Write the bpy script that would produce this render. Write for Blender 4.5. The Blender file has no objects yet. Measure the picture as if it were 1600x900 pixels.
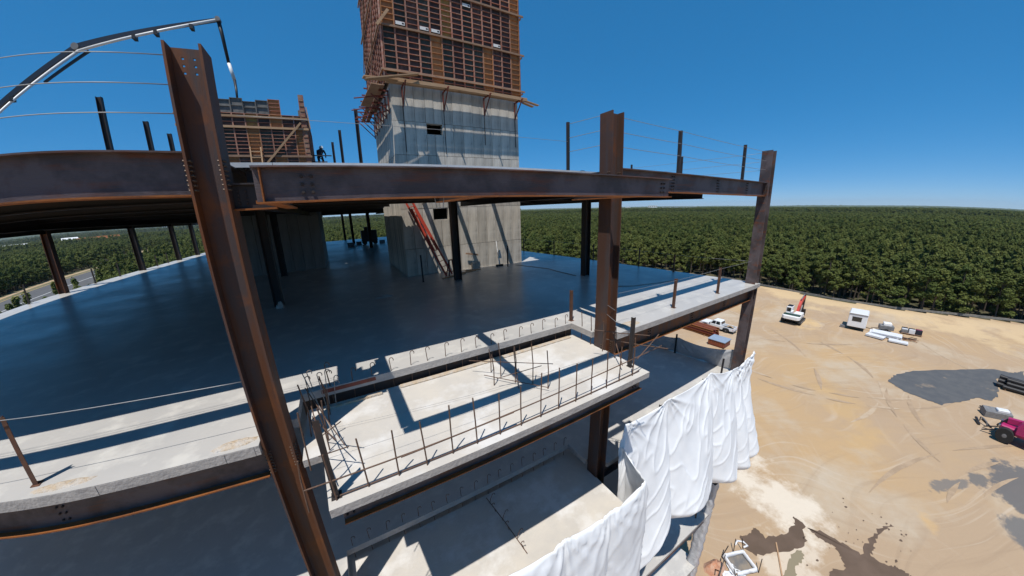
import bpy, bmesh, math, random
from mathutils import Vector, Matrix, noise
random.seed(7)
R = math.radians
sc = bpy.context.scene
COL = sc.collection

# ------------------------------------------------------------------ camera
# wide drone lens, hovering just outside the facade, between middle floor (z=0) and the deck above
cam_d = bpy.data.cameras.new('camera')
cam = bpy.data.objects.new('camera', cam_d); COL.objects.link(cam)
cam_d.type = 'PANO'
cam_d.panorama_type = 'FISHEYE_LENS_POLYNOMIAL'
cam_d.sensor_fit = 'HORIZONTAL'; cam_d.sensor_width = 36.0; cam_d.sensor_height = 20.25
cam_d.fisheye_fov = R(200)
cam_d.fisheye_polynomial_k0 = 0.0
cam_d.fisheye_polynomial_k1 = -0.09303883
cam_d.fisheye_polynomial_k2 = 7.266138e-05
cam_d.fisheye_polynomial_k3 = 1.970213e-04
cam_d.fisheye_polynomial_k4 = -6.019406e-06
cam_d.clip_start = 0.05; cam_d.clip_end = 60000
yaw, pit, rol = -0.52302068, -0.25032908, -0.03413027
base = Matrix(((1, 0, 0), (0, 0, -1), (0, 1, 0)))
rot = Matrix.Rotation(yaw, 3, 'Z') @ base @ Matrix.Rotation(pit, 3, 'X') @ Matrix.Rotation(rol, 3, 'Z')
cam.matrix_world = Matrix.Translation((0, 0, 3.3)) @ rot.to_4x4()
sc.camera = cam

# ------------------------------------------------------------------ sky and sun
SUN_EL, SUN_AZ = 68.0, 228.0            # sun behind the camera on the left, high
w = bpy.data.worlds.new('World'); sc.world = w; w.use_nodes = True
nt = w.node_tree; nt.nodes.clear()
sky = nt.nodes.new('ShaderNodeTexSky'); sky.sky_type = 'NISHITA'; sky.sun_disc = False
sky.sun_elevation = R(SUN_EL); sky.sun_rotation = R(SUN_AZ)
sky.altitude = 3000; sky.air_density = 0.6; sky.dust_density = 0.0; sky.ozone_density = 10.0   # dry, very clear air
bg = nt.nodes.new('ShaderNodeBackground'); bg.inputs['Strength'].default_value = 0.15
wo = nt.nodes.new('ShaderNodeOutputWorld')
gm = nt.nodes.new('ShaderNodeGamma'); gm.inputs['Gamma'].default_value = 0.40          # the whole sky evenly: softer range, richer blue
hs_ = nt.nodes.new('ShaderNodeHueSaturation'); hs_.inputs['Saturation'].default_value = 1.9; hs_.inputs['Value'].default_value = 2.35
nt.links.new(sky.outputs[0], gm.inputs['Color']); nt.links.new(gm.outputs[0], hs_.inputs['Color'])
nt.links.new(hs_.outputs[0], bg.inputs[0]); nt.links.new(bg.outputs[0], wo.inputs[0])
sun_d = bpy.data.lights.new('sun', 'SUN'); sun_d.energy = 4.9; sun_d.angle = R(0.53); sun_d.color = (1.0, 0.955, 0.89)
sun = bpy.data.objects.new('sun', sun_d); COL.objects.link(sun)
a = R(SUN_AZ - 180)
sdir = Vector((math.sin(a) * math.cos(R(SUN_EL)), math.cos(a) * math.cos(R(SUN_EL)), -math.sin(R(SUN_EL))))
sun.rotation_euler = sdir.to_track_quat('-Z', 'Y').to_euler(); sun.location = (0, 0, 60)
sc.view_settings.view_transform = 'Standard'; sc.view_settings.look = 'None'
sc.view_settings.exposure = 0.0; sc.view_settings.gamma = 1.0
sc.render.engine = 'CYCLES'
sc.cycles.use_denoising = True
sc.cycles.max_bounces = 7; sc.cycles.diffuse_bounces = 3; sc.cycles.glossy_bounces = 3
sc.cycles.transparent_max_bounces = 8; sc.cycles.transmission_bounces = 3
sc.cycles.sample_clamp_indirect = 6.0

# ------------------------------------------------------------------ materials
def mat(name, col, rough=0.8, noise_sc=None, col2=None, lo=0.35, hi=0.65, bump=0.0, bump_sc=40.0, metal=0.0, spec=0.5,
        stretch=None, col3=None, sc3=0.4, lo3=0.45, hi3=0.7, rand=0.0, coords='Object', detail=6.0, rough2=None):
    m = bpy.data.materials.new(name); m.use_nodes = True
    n = m.node_tree; b = n.nodes['Principled BSDF']
    b.inputs['Base Color'].default_value = (*col, 1); b.inputs['Roughness'].default_value = rough
    b.inputs['Metallic'].default_value = metal; b.inputs['Specular IOR Level'].default_value = spec
    tc = n.nodes.new('ShaderNodeTexCoord'); src = tc.outputs[coords]
    if stretch:
        mp = n.nodes.new('ShaderNodeMapping'); mp.inputs['Scale'].default_value = stretch
        n.links.new(src, mp.inputs['Vector']); src2 = mp.outputs[0]
    else: src2 = src
    out = None
    def layer(prev, c, s, l, h, vec):
        t = n.nodes.new('ShaderNodeTexNoise'); t.inputs['Scale'].default_value = s; t.inputs['Detail'].default_value = detail
        t.inputs['Roughness'].default_value = 0.62
        n.links.new(vec, t.inputs['Vector'])
        mr = n.nodes.new('ShaderNodeMapRange'); mr.inputs['From Min'].default_value = l; mr.inputs['From Max'].default_value = h
        n.links.new(t.outputs['Fac'], mr.inputs['Value'])
        mx = n.nodes.new('ShaderNodeMix'); mx.data_type = 'RGBA'
        n.links.new(mr.outputs[0], mx.inputs[0])
        if prev is None: mx.inputs[6].default_value = (*col, 1)
        else: n.links.new(prev, mx.inputs[6])
        mx.inputs[7].default_value = (*c, 1)
        return mx.outputs[2], mr.outputs[0]
    f1 = None
    if noise_sc: out, f1 = layer(None, col2, noise_sc, lo, hi, src2)
    if col3: out, _ = layer(out, col3, sc3, lo3, hi3, src)
    if rand:
        oi = n.nodes.new('ShaderNodeObjectInfo')
        mr = n.nodes.new('ShaderNodeMapRange'); mr.inputs['To Min'].default_value = 1 - rand; mr.inputs['To Max'].default_value = 1 + rand
        n.links.new(oi.outputs['Random'], mr.inputs['Value'])
        hs = n.nodes.new('ShaderNodeHueSaturation'); n.links.new(mr.outputs[0], hs.inputs['Value'])
        if out is None: hs.inputs['Color'].default_value = (*col, 1)
        else: n.links.new(out, hs.inputs['Color'])
        out = hs.outputs[0]
    if out is not None: n.links.new(out, b.inputs['Base Color'])
    if rough2 is not None and f1 is not None:
        mr = n.nodes.new('ShaderNodeMapRange'); mr.inputs['To Min'].default_value = rough; mr.inputs['To Max'].default_value = rough2
        n.links.new(f1, mr.inputs['Value']); n.links.new(mr.outputs[0], b.inputs['Roughness'])
    if bump:
        t = n.nodes.new('ShaderNodeTexNoise'); t.inputs['Scale'].default_value = bump_sc; t.inputs['Detail'].default_value = 5
        n.links.new(src2, t.inputs['Vector'])
        bp = n.nodes.new('ShaderNodeBump'); bp.inputs['Strength'].default_value = bump; bp.inputs['Distance'].default_value = 0.05
        n.links.new(t.outputs['Fac'], bp.inputs['Height']); n.links.new(bp.outputs[0], b.inputs['Normal'])
    return m

M = {}
M['mill'] = mat('mill_scale_steel', (0.062, 0.050, 0.052), 0.5, 1.5, (0.15, 0.050, 0.020), 0.50, 0.66, 0.15, 30, stretch=(0.35, 2, 4.0), spec=0.4, rand=0.1, col3=(0.115, 0.092, 0.095), sc3=1.3, lo3=0.46, hi3=0.60)
M['rust'] = mat('rusted_steel', (0.25, 0.085, 0.022), 0.75, 2.4, (0.095, 0.040, 0.022), 0.45, 0.75, 0.12, 40, col3=(0.30, 0.115, 0.035), sc3=5.0, lo3=0.5, hi3=0.75, spec=0.3)
M['rustcol'] = mat('rusted_column_steel', (0.108, 0.041, 0.018), 0.6, 1.3, (0.066, 0.047, 0.045), 0.42, 0.60, 0.1, 30, stretch=(3, 3, 0.30), col3=(0.17, 0.056, 0.016), sc3=1.6, lo3=0.52, hi3=0.7, spec=0.35)
M['rustdark'] = mat('dull_brown_rusted_steel', (0.070, 0.034, 0.022), 0.6, 1.3, (0.062, 0.046, 0.044), 0.45, 0.62, 0.1, 30, stretch=(3, 3, 0.30), col3=(0.115, 0.045, 0.018), sc3=1.6, lo3=0.52, hi3=0.7, spec=0.35)
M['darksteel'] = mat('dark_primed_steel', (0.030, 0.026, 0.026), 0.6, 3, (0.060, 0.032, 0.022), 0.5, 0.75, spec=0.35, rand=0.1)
M['post'] = mat('rusty_angle_post', (0.085, 0.040, 0.024), 0.75, 6, (0.16, 0.062, 0.03), 0.45, 0.7, rand=0.25)
M['bolt'] = mat('bolt_steel', (0.13, 0.09, 0.065), 0.6, metal=0.3)
M['boltdark'] = mat('bolt_hole_dark', (0.03, 0.022, 0.02), 0.8)
M['slab'] = mat('trowelled_concrete', (0.50, 0.48, 0.45), 0.28, 0.35, (0.41, 0.40, 0.385), 0.34, 0.70, 0.05, 6, col3=(0.57, 0.55, 0.51), sc3=1.6, lo3=0.5, hi3=0.66, spec=0.38, rough2=0.42)
M['slabedge'] = mat('slab_edge_concrete', (0.40, 0.37, 0.34), 0.85, 5, (0.31, 0.29, 0.275), 0.4, 0.7, 0.3, 18)
M['balcony'] = mat('fresh_balcony_concrete', (0.55, 0.51, 0.45), 0.8, 1.3, (0.47, 0.445, 0.41), 0.35, 0.7, 0.12, 14, col3=(0.62, 0.60, 0.57), sc3=0.8, lo3=0.5, hi3=0.62)
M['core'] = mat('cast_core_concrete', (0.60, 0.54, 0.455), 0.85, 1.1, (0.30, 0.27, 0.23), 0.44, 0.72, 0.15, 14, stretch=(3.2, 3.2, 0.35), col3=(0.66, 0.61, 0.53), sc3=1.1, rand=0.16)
M['core2'] = mat('shade_toned_core_concrete', (0.24, 0.225, 0.205), 0.85, 1.2, (0.17, 0.16, 0.15), 0.42, 0.72, 0.15, 14, stretch=(3.0, 3.0, 0.4), rand=0.12)  # left core: same cast concrete, colour darkened for the shade deep inside
M['ply'] = mat('plywood_form_face', (0.055, 0.030, 0.024), 0.7, 3, (0.12, 0.075, 0.055), 0.48, 0.72, rand=0.5)
M['plygreen'] = mat('dark_green_form_face', (0.035, 0.040, 0.030), 0.7, 3, (0.10, 0.085, 0.065), 0.48, 0.75, rand=0.4)
M['plyorange'] = mat('bare_timber_form_face', (0.42, 0.19, 0.07), 0.75, 4, (0.30, 0.13, 0.055), 0.4, 0.7, rand=0.25)
M['plyyellow'] = mat('yellow_form_face', (0.33, 0.20, 0.05), 0.75, 4, (0.17, 0.10, 0.04), 0.4, 0.7)
M['plygrey'] = mat('weathered_grey_form_face', (0.17, 0.165, 0.155), 0.85, 4, (0.095, 0.09, 0.085), 0.4, 0.7, rand=0.2)
M['rib'] = mat('form_frame_steel', (0.33, 0.13, 0.085), 0.7, 5, (0.42, 0.30, 0.22), 0.45, 0.7, rand=0.3)
M['timber'] = mat('pale_timber', (0.42, 0.27, 0.155), 0.8, 3, (0.33, 0.19, 0.10), 0.4, 0.7, stretch=(0.6, 6, 6), rand=0.15)
M['waler'] = mat('weathered_waler_timber', (0.33, 0.20, 0.12), 0.8, 3, (0.23, 0.14, 0.095), 0.4, 0.7, rand=0.15)
M['redsteel'] = mat('red_primed_steel', (0.19, 0.035, 0.02), 0.6, 5, (0.10, 0.03, 0.02), 0.45, 0.7)
M['redpaint'] = mat('red_orange_ladder_fibreglass', (0.46, 0.055, 0.030), 0.5)
M['sticker'] = mat('white_form_tag', (0.70, 0.69, 0.66), 0.6)
M['galv'] = mat('galvanised_steel', (0.62, 0.64, 0.66), 0.45, 3, (0.52, 0.54, 0.56), 0.4, 0.7, metal=0.2)
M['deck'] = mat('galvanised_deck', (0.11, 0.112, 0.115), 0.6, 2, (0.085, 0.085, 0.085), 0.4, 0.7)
M['cable'] = mat('steel_cable', (0.30, 0.30, 0.30), 0.45, metal=0.4)
M['rebar'] = mat('rusty_rebar', (0.095, 0.055, 0.036), 0.8, 12, (0.15, 0.08, 0.05), 0.4, 0.7)
M['rebarw'] = mat('splashed_rebar', (0.30, 0.25, 0.21), 0.85)
M['black'] = mat('black_plastic', (0.012, 0.012, 0.014), 0.5)
M['blackrub'] = mat('black_rubber', (0.018, 0.017, 0.016), 0.85)
M['white'] = mat('white_paint', (0.78, 0.78, 0.77), 0.4, 2, (0.70, 0.70, 0.68), 0.45, 0.8)
M['glass'] = mat('dark_window_glass', (0.012, 0.015, 0.018), 0.08, spec=0.8)
M['grey'] = mat('grey_metal', (0.20, 0.20, 0.205), 0.6, 3, (0.14, 0.14, 0.14))
M['cloth'] = mat('dark_work_clothes', (0.014, 0.017, 0.030), 0.9)
M['skin'] = mat('skin', (0.38, 0.20, 0.13), 0.6)

# ------------------------------------------------------------------ helpers
class MB:
    def __init__(s): s.v = []; s.f = []; s.mi = []; s.cur = 0
    def box(s, x0, x1, y0, y1, z0, z1):
        n = len(s.v)
        s.v += [(x0, y0, z0), (x1, y0, z0), (x1, y1, z0), (x0, y1, z0), (x0, y0, z1), (x1, y0, z1), (x1, y1, z1), (x0, y1, z1)]
        fs = [(0, 3, 2, 1), (4, 5, 6, 7), (0, 1, 5, 4), (1, 2, 6, 5), (2, 3, 7, 6), (3, 0, 4, 7)]
        s.f += [tuple(n + i for i in f) for f in fs]; s.mi += [s.cur] * 6; return s
    def obox(s, p0, p1, wy, wz, up=(0, 0, 1)):
        p0 = Vector(p0); p1 = Vector(p1); d = (p1 - p0).normalized(); u = Vector(up)
        if abs(d.dot(u)) > 0.98: u = Vector((0, 1, 0))
        sd = d.cross(u).normalized(); u = sd.cross(d).normalized()
        n = len(s.v)
        for p in (p0, p1):
            for a, b in ((-1, -1), (1, -1), (1, 1), (-1, 1)): s.v.append(tuple(p + sd * a * wy / 2 + u * b * wz / 2))
        fs = [(0, 1, 2, 3), (7, 6, 5, 4), (0, 4, 5, 1), (1, 5, 6, 2), (2, 6, 7, 3), (3, 7, 4, 0)]
        s.f += [tuple(n + i for i in f) for f in fs]; s.mi += [s.cur] * 6; return s
    def tube(s, pts, r, k=6, r2=None):
        pts = [Vector(p) for p in pts]; n0 = len(s.v); N = len(pts); last = None
        for i, p in enumerate(pts):
            d = (pts[min(i + 1, N - 1)] - pts[max(i - 1, 0)]).normalized()
            if last is None:
                u = Vector((0, 0, 1)) if abs(d.z) < 0.9 else Vector((1, 0, 0))
                u = (u - d * u.dot(d)).normalized()
            else: u = (last - d * last.dot(d)).normalized()
            last = u; sd = d.cross(u)
            rr = r if r2 is None else r + (r2 - r) * i / (N - 1)
            for j in range(k):
                t = 2 * math.pi * j / k; s.v.append(tuple(p + (u * math.cos(t) + sd * math.sin(t)) * rr))
        for i in range(N - 1):
            for j in range(k):
                a = n0 + i * k + j; b = n0 + i * k + (j + 1) % k
                s.f.append((a, b, b + k, a + k)); s.mi.append(s.cur)
        s.f.append(tuple(n0 + j for j in reversed(range(k)))); s.mi.append(s.cur)
        s.f.append(tuple(n0 + (N - 1) * k + j for j in range(k))); s.mi.append(s.cur); return s
    def prism(s, poly, z0, z1, frame=None):
        n = len(s.v); N = len(poly)
        fr = frame or (lambda x, y, z: (x, y, z))
        ar = sum(poly[i][0] * poly[(i + 1) % N][1] - poly[(i + 1) % N][0] * poly[i][1] for i in range(N))
        if ar < 0: poly = poly[::-1]
        s.v += [fr(x, y, z0) for x, y in poly] + [fr(x, y, z1) for x, y in poly]
        s.f.append(tuple(n + i for i in reversed(range(N)))); s.f.append(tuple(n + N + i for i in range(N)))
        for i in range(N): s.f.append((n + i, n + (i + 1) % N, n + N + (i + 1) % N, n + N + i))
        s.mi += [s.cur] * (N + 2); return s
    def lathe(s, prof, c=(0, 0, 0), k=12, axis='z'):
        n = len(s.v)
        for r, h in prof:
            for j in range(k):
                t = 2 * math.pi * j / k; x, y = r * math.cos(t), r * math.sin(t)
                q = {'z': (x, y, h), 'y': (x, h, y), 'x': (h, x, y)}[axis]
                s.v.append((c[0] + q[0], c[1] + q[1], c[2] + q[2]))
        for i in range(len(prof) - 1):
            for j in range(k):
                s.f.append((n + i * k + j, n + i * k + (j + 1) % k, n + (i + 1) * k + (j + 1) % k, n + (i + 1) * k + j)); s.mi.append(s.cur)
        s.f.append(tuple(n + j for j in reversed(range(k)))); s.f.append(tuple(n + (len(prof) - 1) * k + j for j in range(k))); s.mi += [s.cur] * 2
        return s
    def plate(s, xs, zs, holes, y0, y1):
        """wall in the XZ plane cut into cells, cells inside a hole left open"""
        for i in range(len(xs) - 1):
            for j in range(len(zs) - 1):
                cx, cz = (xs[i] + xs[i + 1]) / 2, (zs[j] + zs[j + 1]) / 2
                if any(h[0] < cx < h[1] and h[2] < cz < h[3] for h in holes): continue
                s.box(xs[i], xs[i + 1], y0, y1, zs[j], zs[j + 1])
        return s
    def mesh(s, name):
        me = bpy.data.meshes.new(name); me.from_pydata(s.v, [], s.f)
        if any(s.mi): me.polygons.foreach_set('material_index', s.mi)
        bm = bmesh.new(); bm.from_mesh(me); bmesh.ops.recalc_face_normals(bm, faces=bm.faces[:]); bm.to_mesh(me); bm.free()
        me.update(); return me
    def build(s, name, m, parent=None, smooth=False, bevel=0):
        me = s.mesh(name)
        return link(name, me, m, parent, smooth, bevel)

def link(name, me, m=None, parent=None, smooth=False, bevel=0):
    if m is not None and not me.materials:
        for q in (m if isinstance(m, (list, tuple)) else [m]): me.materials.append(M[q] if isinstance(q, str) else q)
    o = bpy.data.objects.new(name, me); COL.objects.link(o)
    if parent: o.parent = parent
    if smooth: me.polygons.foreach_set('use_smooth', [True] * len(me.polygons))
    if bevel:
        b = o.modifiers.new('bevel', 'BEVEL'); b.width = bevel; b.segments = 1; b.limit_method = 'ANGLE'; b.angle_limit = R(50)
    return o

def tag(o, label=None, cat=None, group=None, kind=None):
    if label: o['label'] = label
    if cat: o['category'] = cat
    if group: o['group'] = group
    if kind: o['kind'] = kind
    return o

def thing(name, label, cat, loc=(0, 0, 0), rz=0.0, group=None):
    o = bpy.data.objects.new(name, None); COL.objects.link(o); o.location = loc; o.rotation_euler = (0, 0, rz)
    o.empty_display_size = 0.2
    return tag(o, label, cat, group)

def copy_tree(o, parent=None):
    c = o.copy(); COL.objects.link(c); c.parent = parent
    for ch in list(o.children): copy_tree(ch, c)
    return c

ZG = -19.2          # ground
H = 4.4             # storey
SE = 5.15           # slab edge
YC = 5.4            # facade column line
# ================================================================== STEEL FRAME
def bolts(mb, pts, r=0.016, h=0.03, axis='y', sgn=-1):
    for p in pts:
        prof = [(r, 0), (r, h * sgn)] if sgn > 0 else [(r, h * sgn), (r, 0)]
        mb.lathe(prof, p, 6, axis)

def steel_beam(name, label, p0, ang, L, d=0.55, bf=0.26, tf=0.022, tw=0.014, group=None, bolt_x=(), side=-1, nrow=5, m=('mill', 'rust'), stiff=(), cols=2, bm='boltdark'):
    """local x along the beam, top of steel at z=0"""
    t = thing(name, label, 'steel beam', p0, ang, group)
    MB().box(0, L, -tw / 2, tw / 2, -d + tf, -tf).build('web', m[0], t)
    MB().box(0, L, -bf / 2, bf / 2, -tf, 0).build('top_flange', m[0], t)
    MB().box(0, L, -bf / 2, bf / 2, -d, -d + tf).build('bottom_flange', m[1], t)
    for x in stiff:
        MB().box(x, x + 0.012, side * bf * 0.46 if side < 0 else tw / 2, -tw / 2 if side < 0 else bf * 0.46, -d + tf, -tf).build('stiffener', m[1], t)
    if bolt_x:
        mb = MB()
        for x in bolt_x:
            for c in range(cols):
                for r_ in range(nrow):
                    bolts(mb, [(x + c * 0.09, side * tw / 2, -0.10 - r_ * (d - 0.2) / max(nrow - 1, 1))], 0.017, 0.028, 'y', side)
        tag(mb.build('bolts', bm, t), kind='stuff')
    return t

def steel_column(label, x, y, z0, z1, m=('rustcol', 'rustcol'), d=0.39, bf=0.39, tf=0.03, tw=0.022, group=None, holes=False, bolt_rows=(), name='steel_column', rz=0.0):
    t = thing(name, label, 'steel column', (x, y, z0), rz, group)
    h = z1 - z0
    xi = d / 2 - tf
    if holes:
        hs = []; xs = [-xi, xi]; zs = [0, h]
        for cx in (-0.06, 0.06):
            xs += [cx - 0.013, cx + 0.013]
            for k in range(3): hs.append((cx - 0.013, cx + 0.013, h - 0.12 - k * 0.085 - 0.013, h - 0.12 - k * 0.085 + 0.013))
        for k in range(3): zs += [h - 0.12 - k * 0.085 - 0.013, h - 0.12 - k * 0.085 + 0.013]
        MB().plate(sorted(xs), sorted(zs), hs, -tw / 2, tw / 2).build('web', m[0], t)
    else: MB().box(-xi, xi, -tw / 2, tw / 2, 0, h).build('web', m[0], t)
    for s in (-1, 1):
        MB().box(*sorted((s * d / 2, s * xi)), -bf / 2, bf / 2, 0, h).build('flange', m[1], t)
    if bolt_rows:
        mb = MB()
        for z_top in bolt_rows:
            for k in range(7):
                z = z_top - z0 - 0.12 - k * 0.06
                for yy in (-0.14, -0.08):
                    mb.lathe([(0.013, -d / 2 - 0.026), (0.013, -d / 2)], (0, yy, z), 6, 'x')
                    mb.lathe([(0.013, -xi), (0.013, -xi + 0.026)], (0, yy, z), 6, 'x')
                    mb.lathe([(0.013, xi - 0.026), (0.013, xi)], (0, yy, z), 6, 'x')
                    mb.lathe([(0.013, d / 2), (0.013, d / 2 + 0.026)], (0, yy, z), 6, 'x')
        tag(mb.build('bolts', 'bolt', t), kind='stuff')
    return t

XA, XB, XCc = -1.415, 5.98, 15.30
ZT = 5.48
colA = steel_column('nearest rusted wide-flange column rising past the left of the balcony', XA, YC, ZG, ZT, holes=True, bolt_rows=(4.24, -0.15, -4.55))
colB = steel_column('rusted wide-flange column at the right end of the balcony', XB, YC, ZG, ZT, m=('rustcol', 'rustdark'), bolt_rows=(4.24, -0.15))
colC = steel_column('rusted corner column at the right end of the building', XCc, YC, ZG, ZT, m=('mill', 'mill'), bolt_rows=(4.24, -0.15))
# splice on the near column just above the floor below
MB().box(-0.08, 0.09, -0.033, -0.011, 14.9, 15.45).build('splice_plate', 'mill', colA)
mb = MB()
for s in (-1, 1):
    for k in range(12):
        for yy in (-0.15, -0.1): mb.lathe([(0.014, s * 0.195), (0.014, s * 0.24)] if s > 0 else [(0.014, -0.24), (0.014, -0.195)], (0, yy, 14.75 + k * 0.075), 6, 'x')
tag(mb.build('splice_bolts', 'bolt', colA), kind='stuff')
steel_column('corner column at far left of the building, beyond the picture edge', -15.9, YC, ZG, ZT, m=('mill', 'mill'))
left_cols = [(-15.9, 26.9), (-15.9, 36.3), (-15.9, 43.7), (-15.9, 48.9)]
left_lab = ['rusty left edge column nearest the camera, beside the road view', 'second dark column along the left slab edge, tall above the deck',
            'third dark column along the left slab edge', 'farthest dark column along the left slab edge']
for i, (x, y) in enumerate(left_cols):
    steel_column(left_lab[i], x, y, ZG, 5.0 if i < 1 else 13.9, m=('rustcol', 'rustcol') if i == 0 else ('darksteel', 'darksteel'), d=0.36, bf=0.36, group='columns along the left edge')
inner = [(-2.52, 14.5, 4.2, 'dark interior column behind the near rusted column'), (-3.3, 22.5, 4.2, 'thin dark interior column in front of the shaded left core wall'),
         (5.15, 14.3, 4.2, 'black interior column in front of the bright core tower base'), (10.7, 11.15, 4.2, 'black interior column standing alone on the shaded floor right of the core tower'),
         (3.25, 35.5, 13.9, 'tall dark column beside the core tower, rising above the deck'), (1.95, 44.3, 13.9, 'tall dark column left of the tower, second farthest above the deck'),
         (1.15, 51.3, 13.9, 'farthest dark column seen in the gap left of the core tower'), (-1.45, 35.2, 4.2, 'dark column at the right end of the left core wall')]
for x, y, zt, lab in inner:
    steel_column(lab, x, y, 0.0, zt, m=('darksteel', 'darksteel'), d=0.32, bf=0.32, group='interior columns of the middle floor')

# upper level edge beams (top of steel 4.24) and floor edge beams below
Z3 = 4.24
lb = steel_beam('steel_edge_beam', 'deep rusted edge beam running left from the near column at deck level', (-15.7, YC, Z3 + 0.32), 0, -15.7 * -1 + XA - 0.2, bolt_x=(14.05,), nrow=7, cols=1, bm='bolt')
lb.rotation_euler = (0, math.atan2(0.32, 14.08), 0)
steel_beam('steel_edge_beam', 'rusted edge beam at deck level between the balcony column and corner column', (XB + 0.2, YC, Z3), 0, XCc - XB - 0.4, bolt_x=(2.35, 5.0, 7.3), stiff=())
Z2 = -0.17
steel_beam('steel_edge_beam', 'rusted edge beam under the middle floor slab left of the near column', (-15.7, YC + 1.03, Z2), -math.atan2(1.03, 14.08), 14.08, bolt_x=(11.3,), nrow=4)
steel_beam('steel_edge_beam', 'rusted edge beam under the middle floor between balcony and corner column', (XB + 0.2, YC, Z2), 0, XCc - XB - 0.4, bolt_x=(1.75, 4.2, 6.6), m=('rustcol', 'rust'))
for i, z in enumerate((-H, -2 * H, -3 * H, -4 * H)):
    nm = ['first', 'second', 'third', 'fourth'][i]
    steel_beam('steel_edge_beam', 'edge beam under the %s floor below, left bay' % nm, (-15.7, YC, z - 0.17), 0, 15.7 + XA - 0.2, group='edge beams of the lower floors')
    steel_beam('steel_edge_beam', 'edge beam under the %s floor below, right bay' % nm, (XB + 0.2, YC, z - 0.17), 0, XCc - XB - 0.4, group='edge beams of the lower floors', m=('mill', 'mill'))
# balcony beams: upper frame (no slab yet) and the one carrying the poured balcony
ZB3 = 3.845
steel_beam('balcony_front_beam', 'long rusted front beam of the unfinished upper balcony crossing the core tower', (-0.67, 3.83, ZB3), 0, 6.62, d=0.36, bf=0.17, tf=0.016, bolt_x=(0.42, 6.35), nrow=3, stiff=(0.06,))
steel_beam('balcony_cross_beam', 'short stub beam joining near column and upper balcony frame', (XA + 0.2, YC, ZB3), 0, 0.50, d=0.36, bf=0.16, bolt_x=(0.06,), nrow=4, m=('darksteel', 'rust'))
for i, (x, lab) in enumerate(((-0.62, 'left end cross beam of the upper balcony frame'), (2.0, 'middle cross beam of the upper balcony frame'), (5.62, 'right end cross beam of the upper balcony frame'))):
    steel_beam('balcony_cross_beam', lab, (x, 3.92, ZB3), R(90), 2.4, d=0.34, bf=0.16, m=('darksteel', 'rust'))
steel_beam('balcony_back_beam', 'beam along the back of the upper balcony opening', (XA + 0.2, 6.42, Z3 - 0.06), 0, 7.0, d=0.5, bf=0.2, m=('darksteel', 'darksteel'))
steel_beam('balcony_front_beam', 'rusted beam under the front edge of the poured balcony slab', (-0.60, 3.95, -0.56), 0, 6.25, d=0.27, bf=0.17, tf=0.016, bolt_x=(0.05, 6.0), nrow=2, m=('mill', 'rust'))
steel_beam('balcony_back_beam', 'dark beam under the step at the back of the balcony', (XA + 0.25, 6.62, -0.172), 0, 7.0, d=0.45, bf=0.2, m=('darksteel', 'darksteel'))
for i, x in enumerate((-0.5, 2.6, 5.5)):
    steel_beam('balcony_cross_beam', 'hidden cross beam under the poured balcony slab', (x, 4.05, -0.56), R(90), 2.3, d=0.25, bf=0.15, group='cross beams under the balcony', m=('darksteel', 'darksteel'))
# girders and joists under the deck
for x, y0, y1, lab in ((-15.9, 5.6, 51.5, 'dark girder under the deck along the far left edge'), (-8.6, 5.6, 51.5, 'dark girder under the deck left of the low core'), (-1.42, 5.6, 23.8, 'dark girder under the deck running from the near column to the low core'),
                        (5.98, 5.6, 15.4, 'dark girder under the deck running from the balcony column to the tower'), (12.6, 6.6, 26.0, 'dark girder under the deck right of the tower'), (-1.42, 32.3, 51.5, 'dark girder under the deck behind the low core'), (5.98, 23.2, 51.5, 'dark girder under the deck behind the tower')):
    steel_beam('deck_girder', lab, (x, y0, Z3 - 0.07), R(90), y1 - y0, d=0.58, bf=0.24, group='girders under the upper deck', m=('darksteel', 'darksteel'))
for x, lab in ((4.38, 'left short beam bridging the gap between deck and tower'), (6.15, 'middle short beam bridging the gap between deck and tower'), (8.45, 'right short beam bridging the gap between deck and tower')):
    steel_beam('gap_beam', lab, (x, 15.3, Z3 - 0.08), R(90), 1.39, d=0.3, bf=0.17, m=('darksteel', 'darksteel'))
ORD = 'first second third fourth fifth sixth seventh eighth ninth tenth eleventh twelfth thirteenth fourteenth fifteenth'.split()
for j in range(15):
    y = 8.4 + j * 3.0
    if abs(y - 17) < 0.6: y += 1
    x1 = 15.2 - (y - 5) * 0.13
    L0 = [(-15.7, x1)] if not (16.2 < y < 23.4) else [(-15.7, 2.9), (10.7, x1)]
    if 23.4 < y < 32.5: L0 = [(-15.7, -7.4), (-0.5, x1)]
    for a_, b_ in L0:
        steel_beam('deck_joist', '%s dark joist from the front under the upper deck%s' % (ORD[j], ', left of the core' if b_ < 5 else (', right of the core' if a_ > -10 else '')), (a_, y, Z3 - 0.075), 0, b_ - a_, d=0.38, bf=0.15, group='joists under the upper deck', m=('darksteel', 'darksteel'))

# ================================================================== FLOOR SLABS
def slab_outline(recess=True, skew=False):
    o = [(-16.2, SE + (1.05 if skew else 0))]
    if recess: o += [(-1.635, SE), (-1.635, 5.62), (-1.14, 5.62), (-1.14, 6.46), (5.72, 6.46), (5.72, 5.63), (6.20, 5.63), (6.20, SE)]
    return o + [(15.56, SE), (13.4, 21.2), (9.4, 52.0), (-16.2, 52.0)]
def slab(label, z, recess=True, th=0.17, skew=False):
    t = thing('floor_slab', label, 'concrete floor', (0, 0, z), 0)
    ol = slab_outline(recess, skew)
    mb = MB(); mb.prism(ol, -th, 0)
    o = mb.build('slab', ['slab', 'slabedge'], t)
    for p in o.data.polygons:
        if abs(p.normal.z) < 0.5: p.material_index = 1
    return t
s2 = slab('broad smooth concrete middle floor in deep blue shade with sunlit edge', 0.0, skew=True)
s1 = slab('shaded concrete floor one storey below, behind the white tarp', -H)
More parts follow.
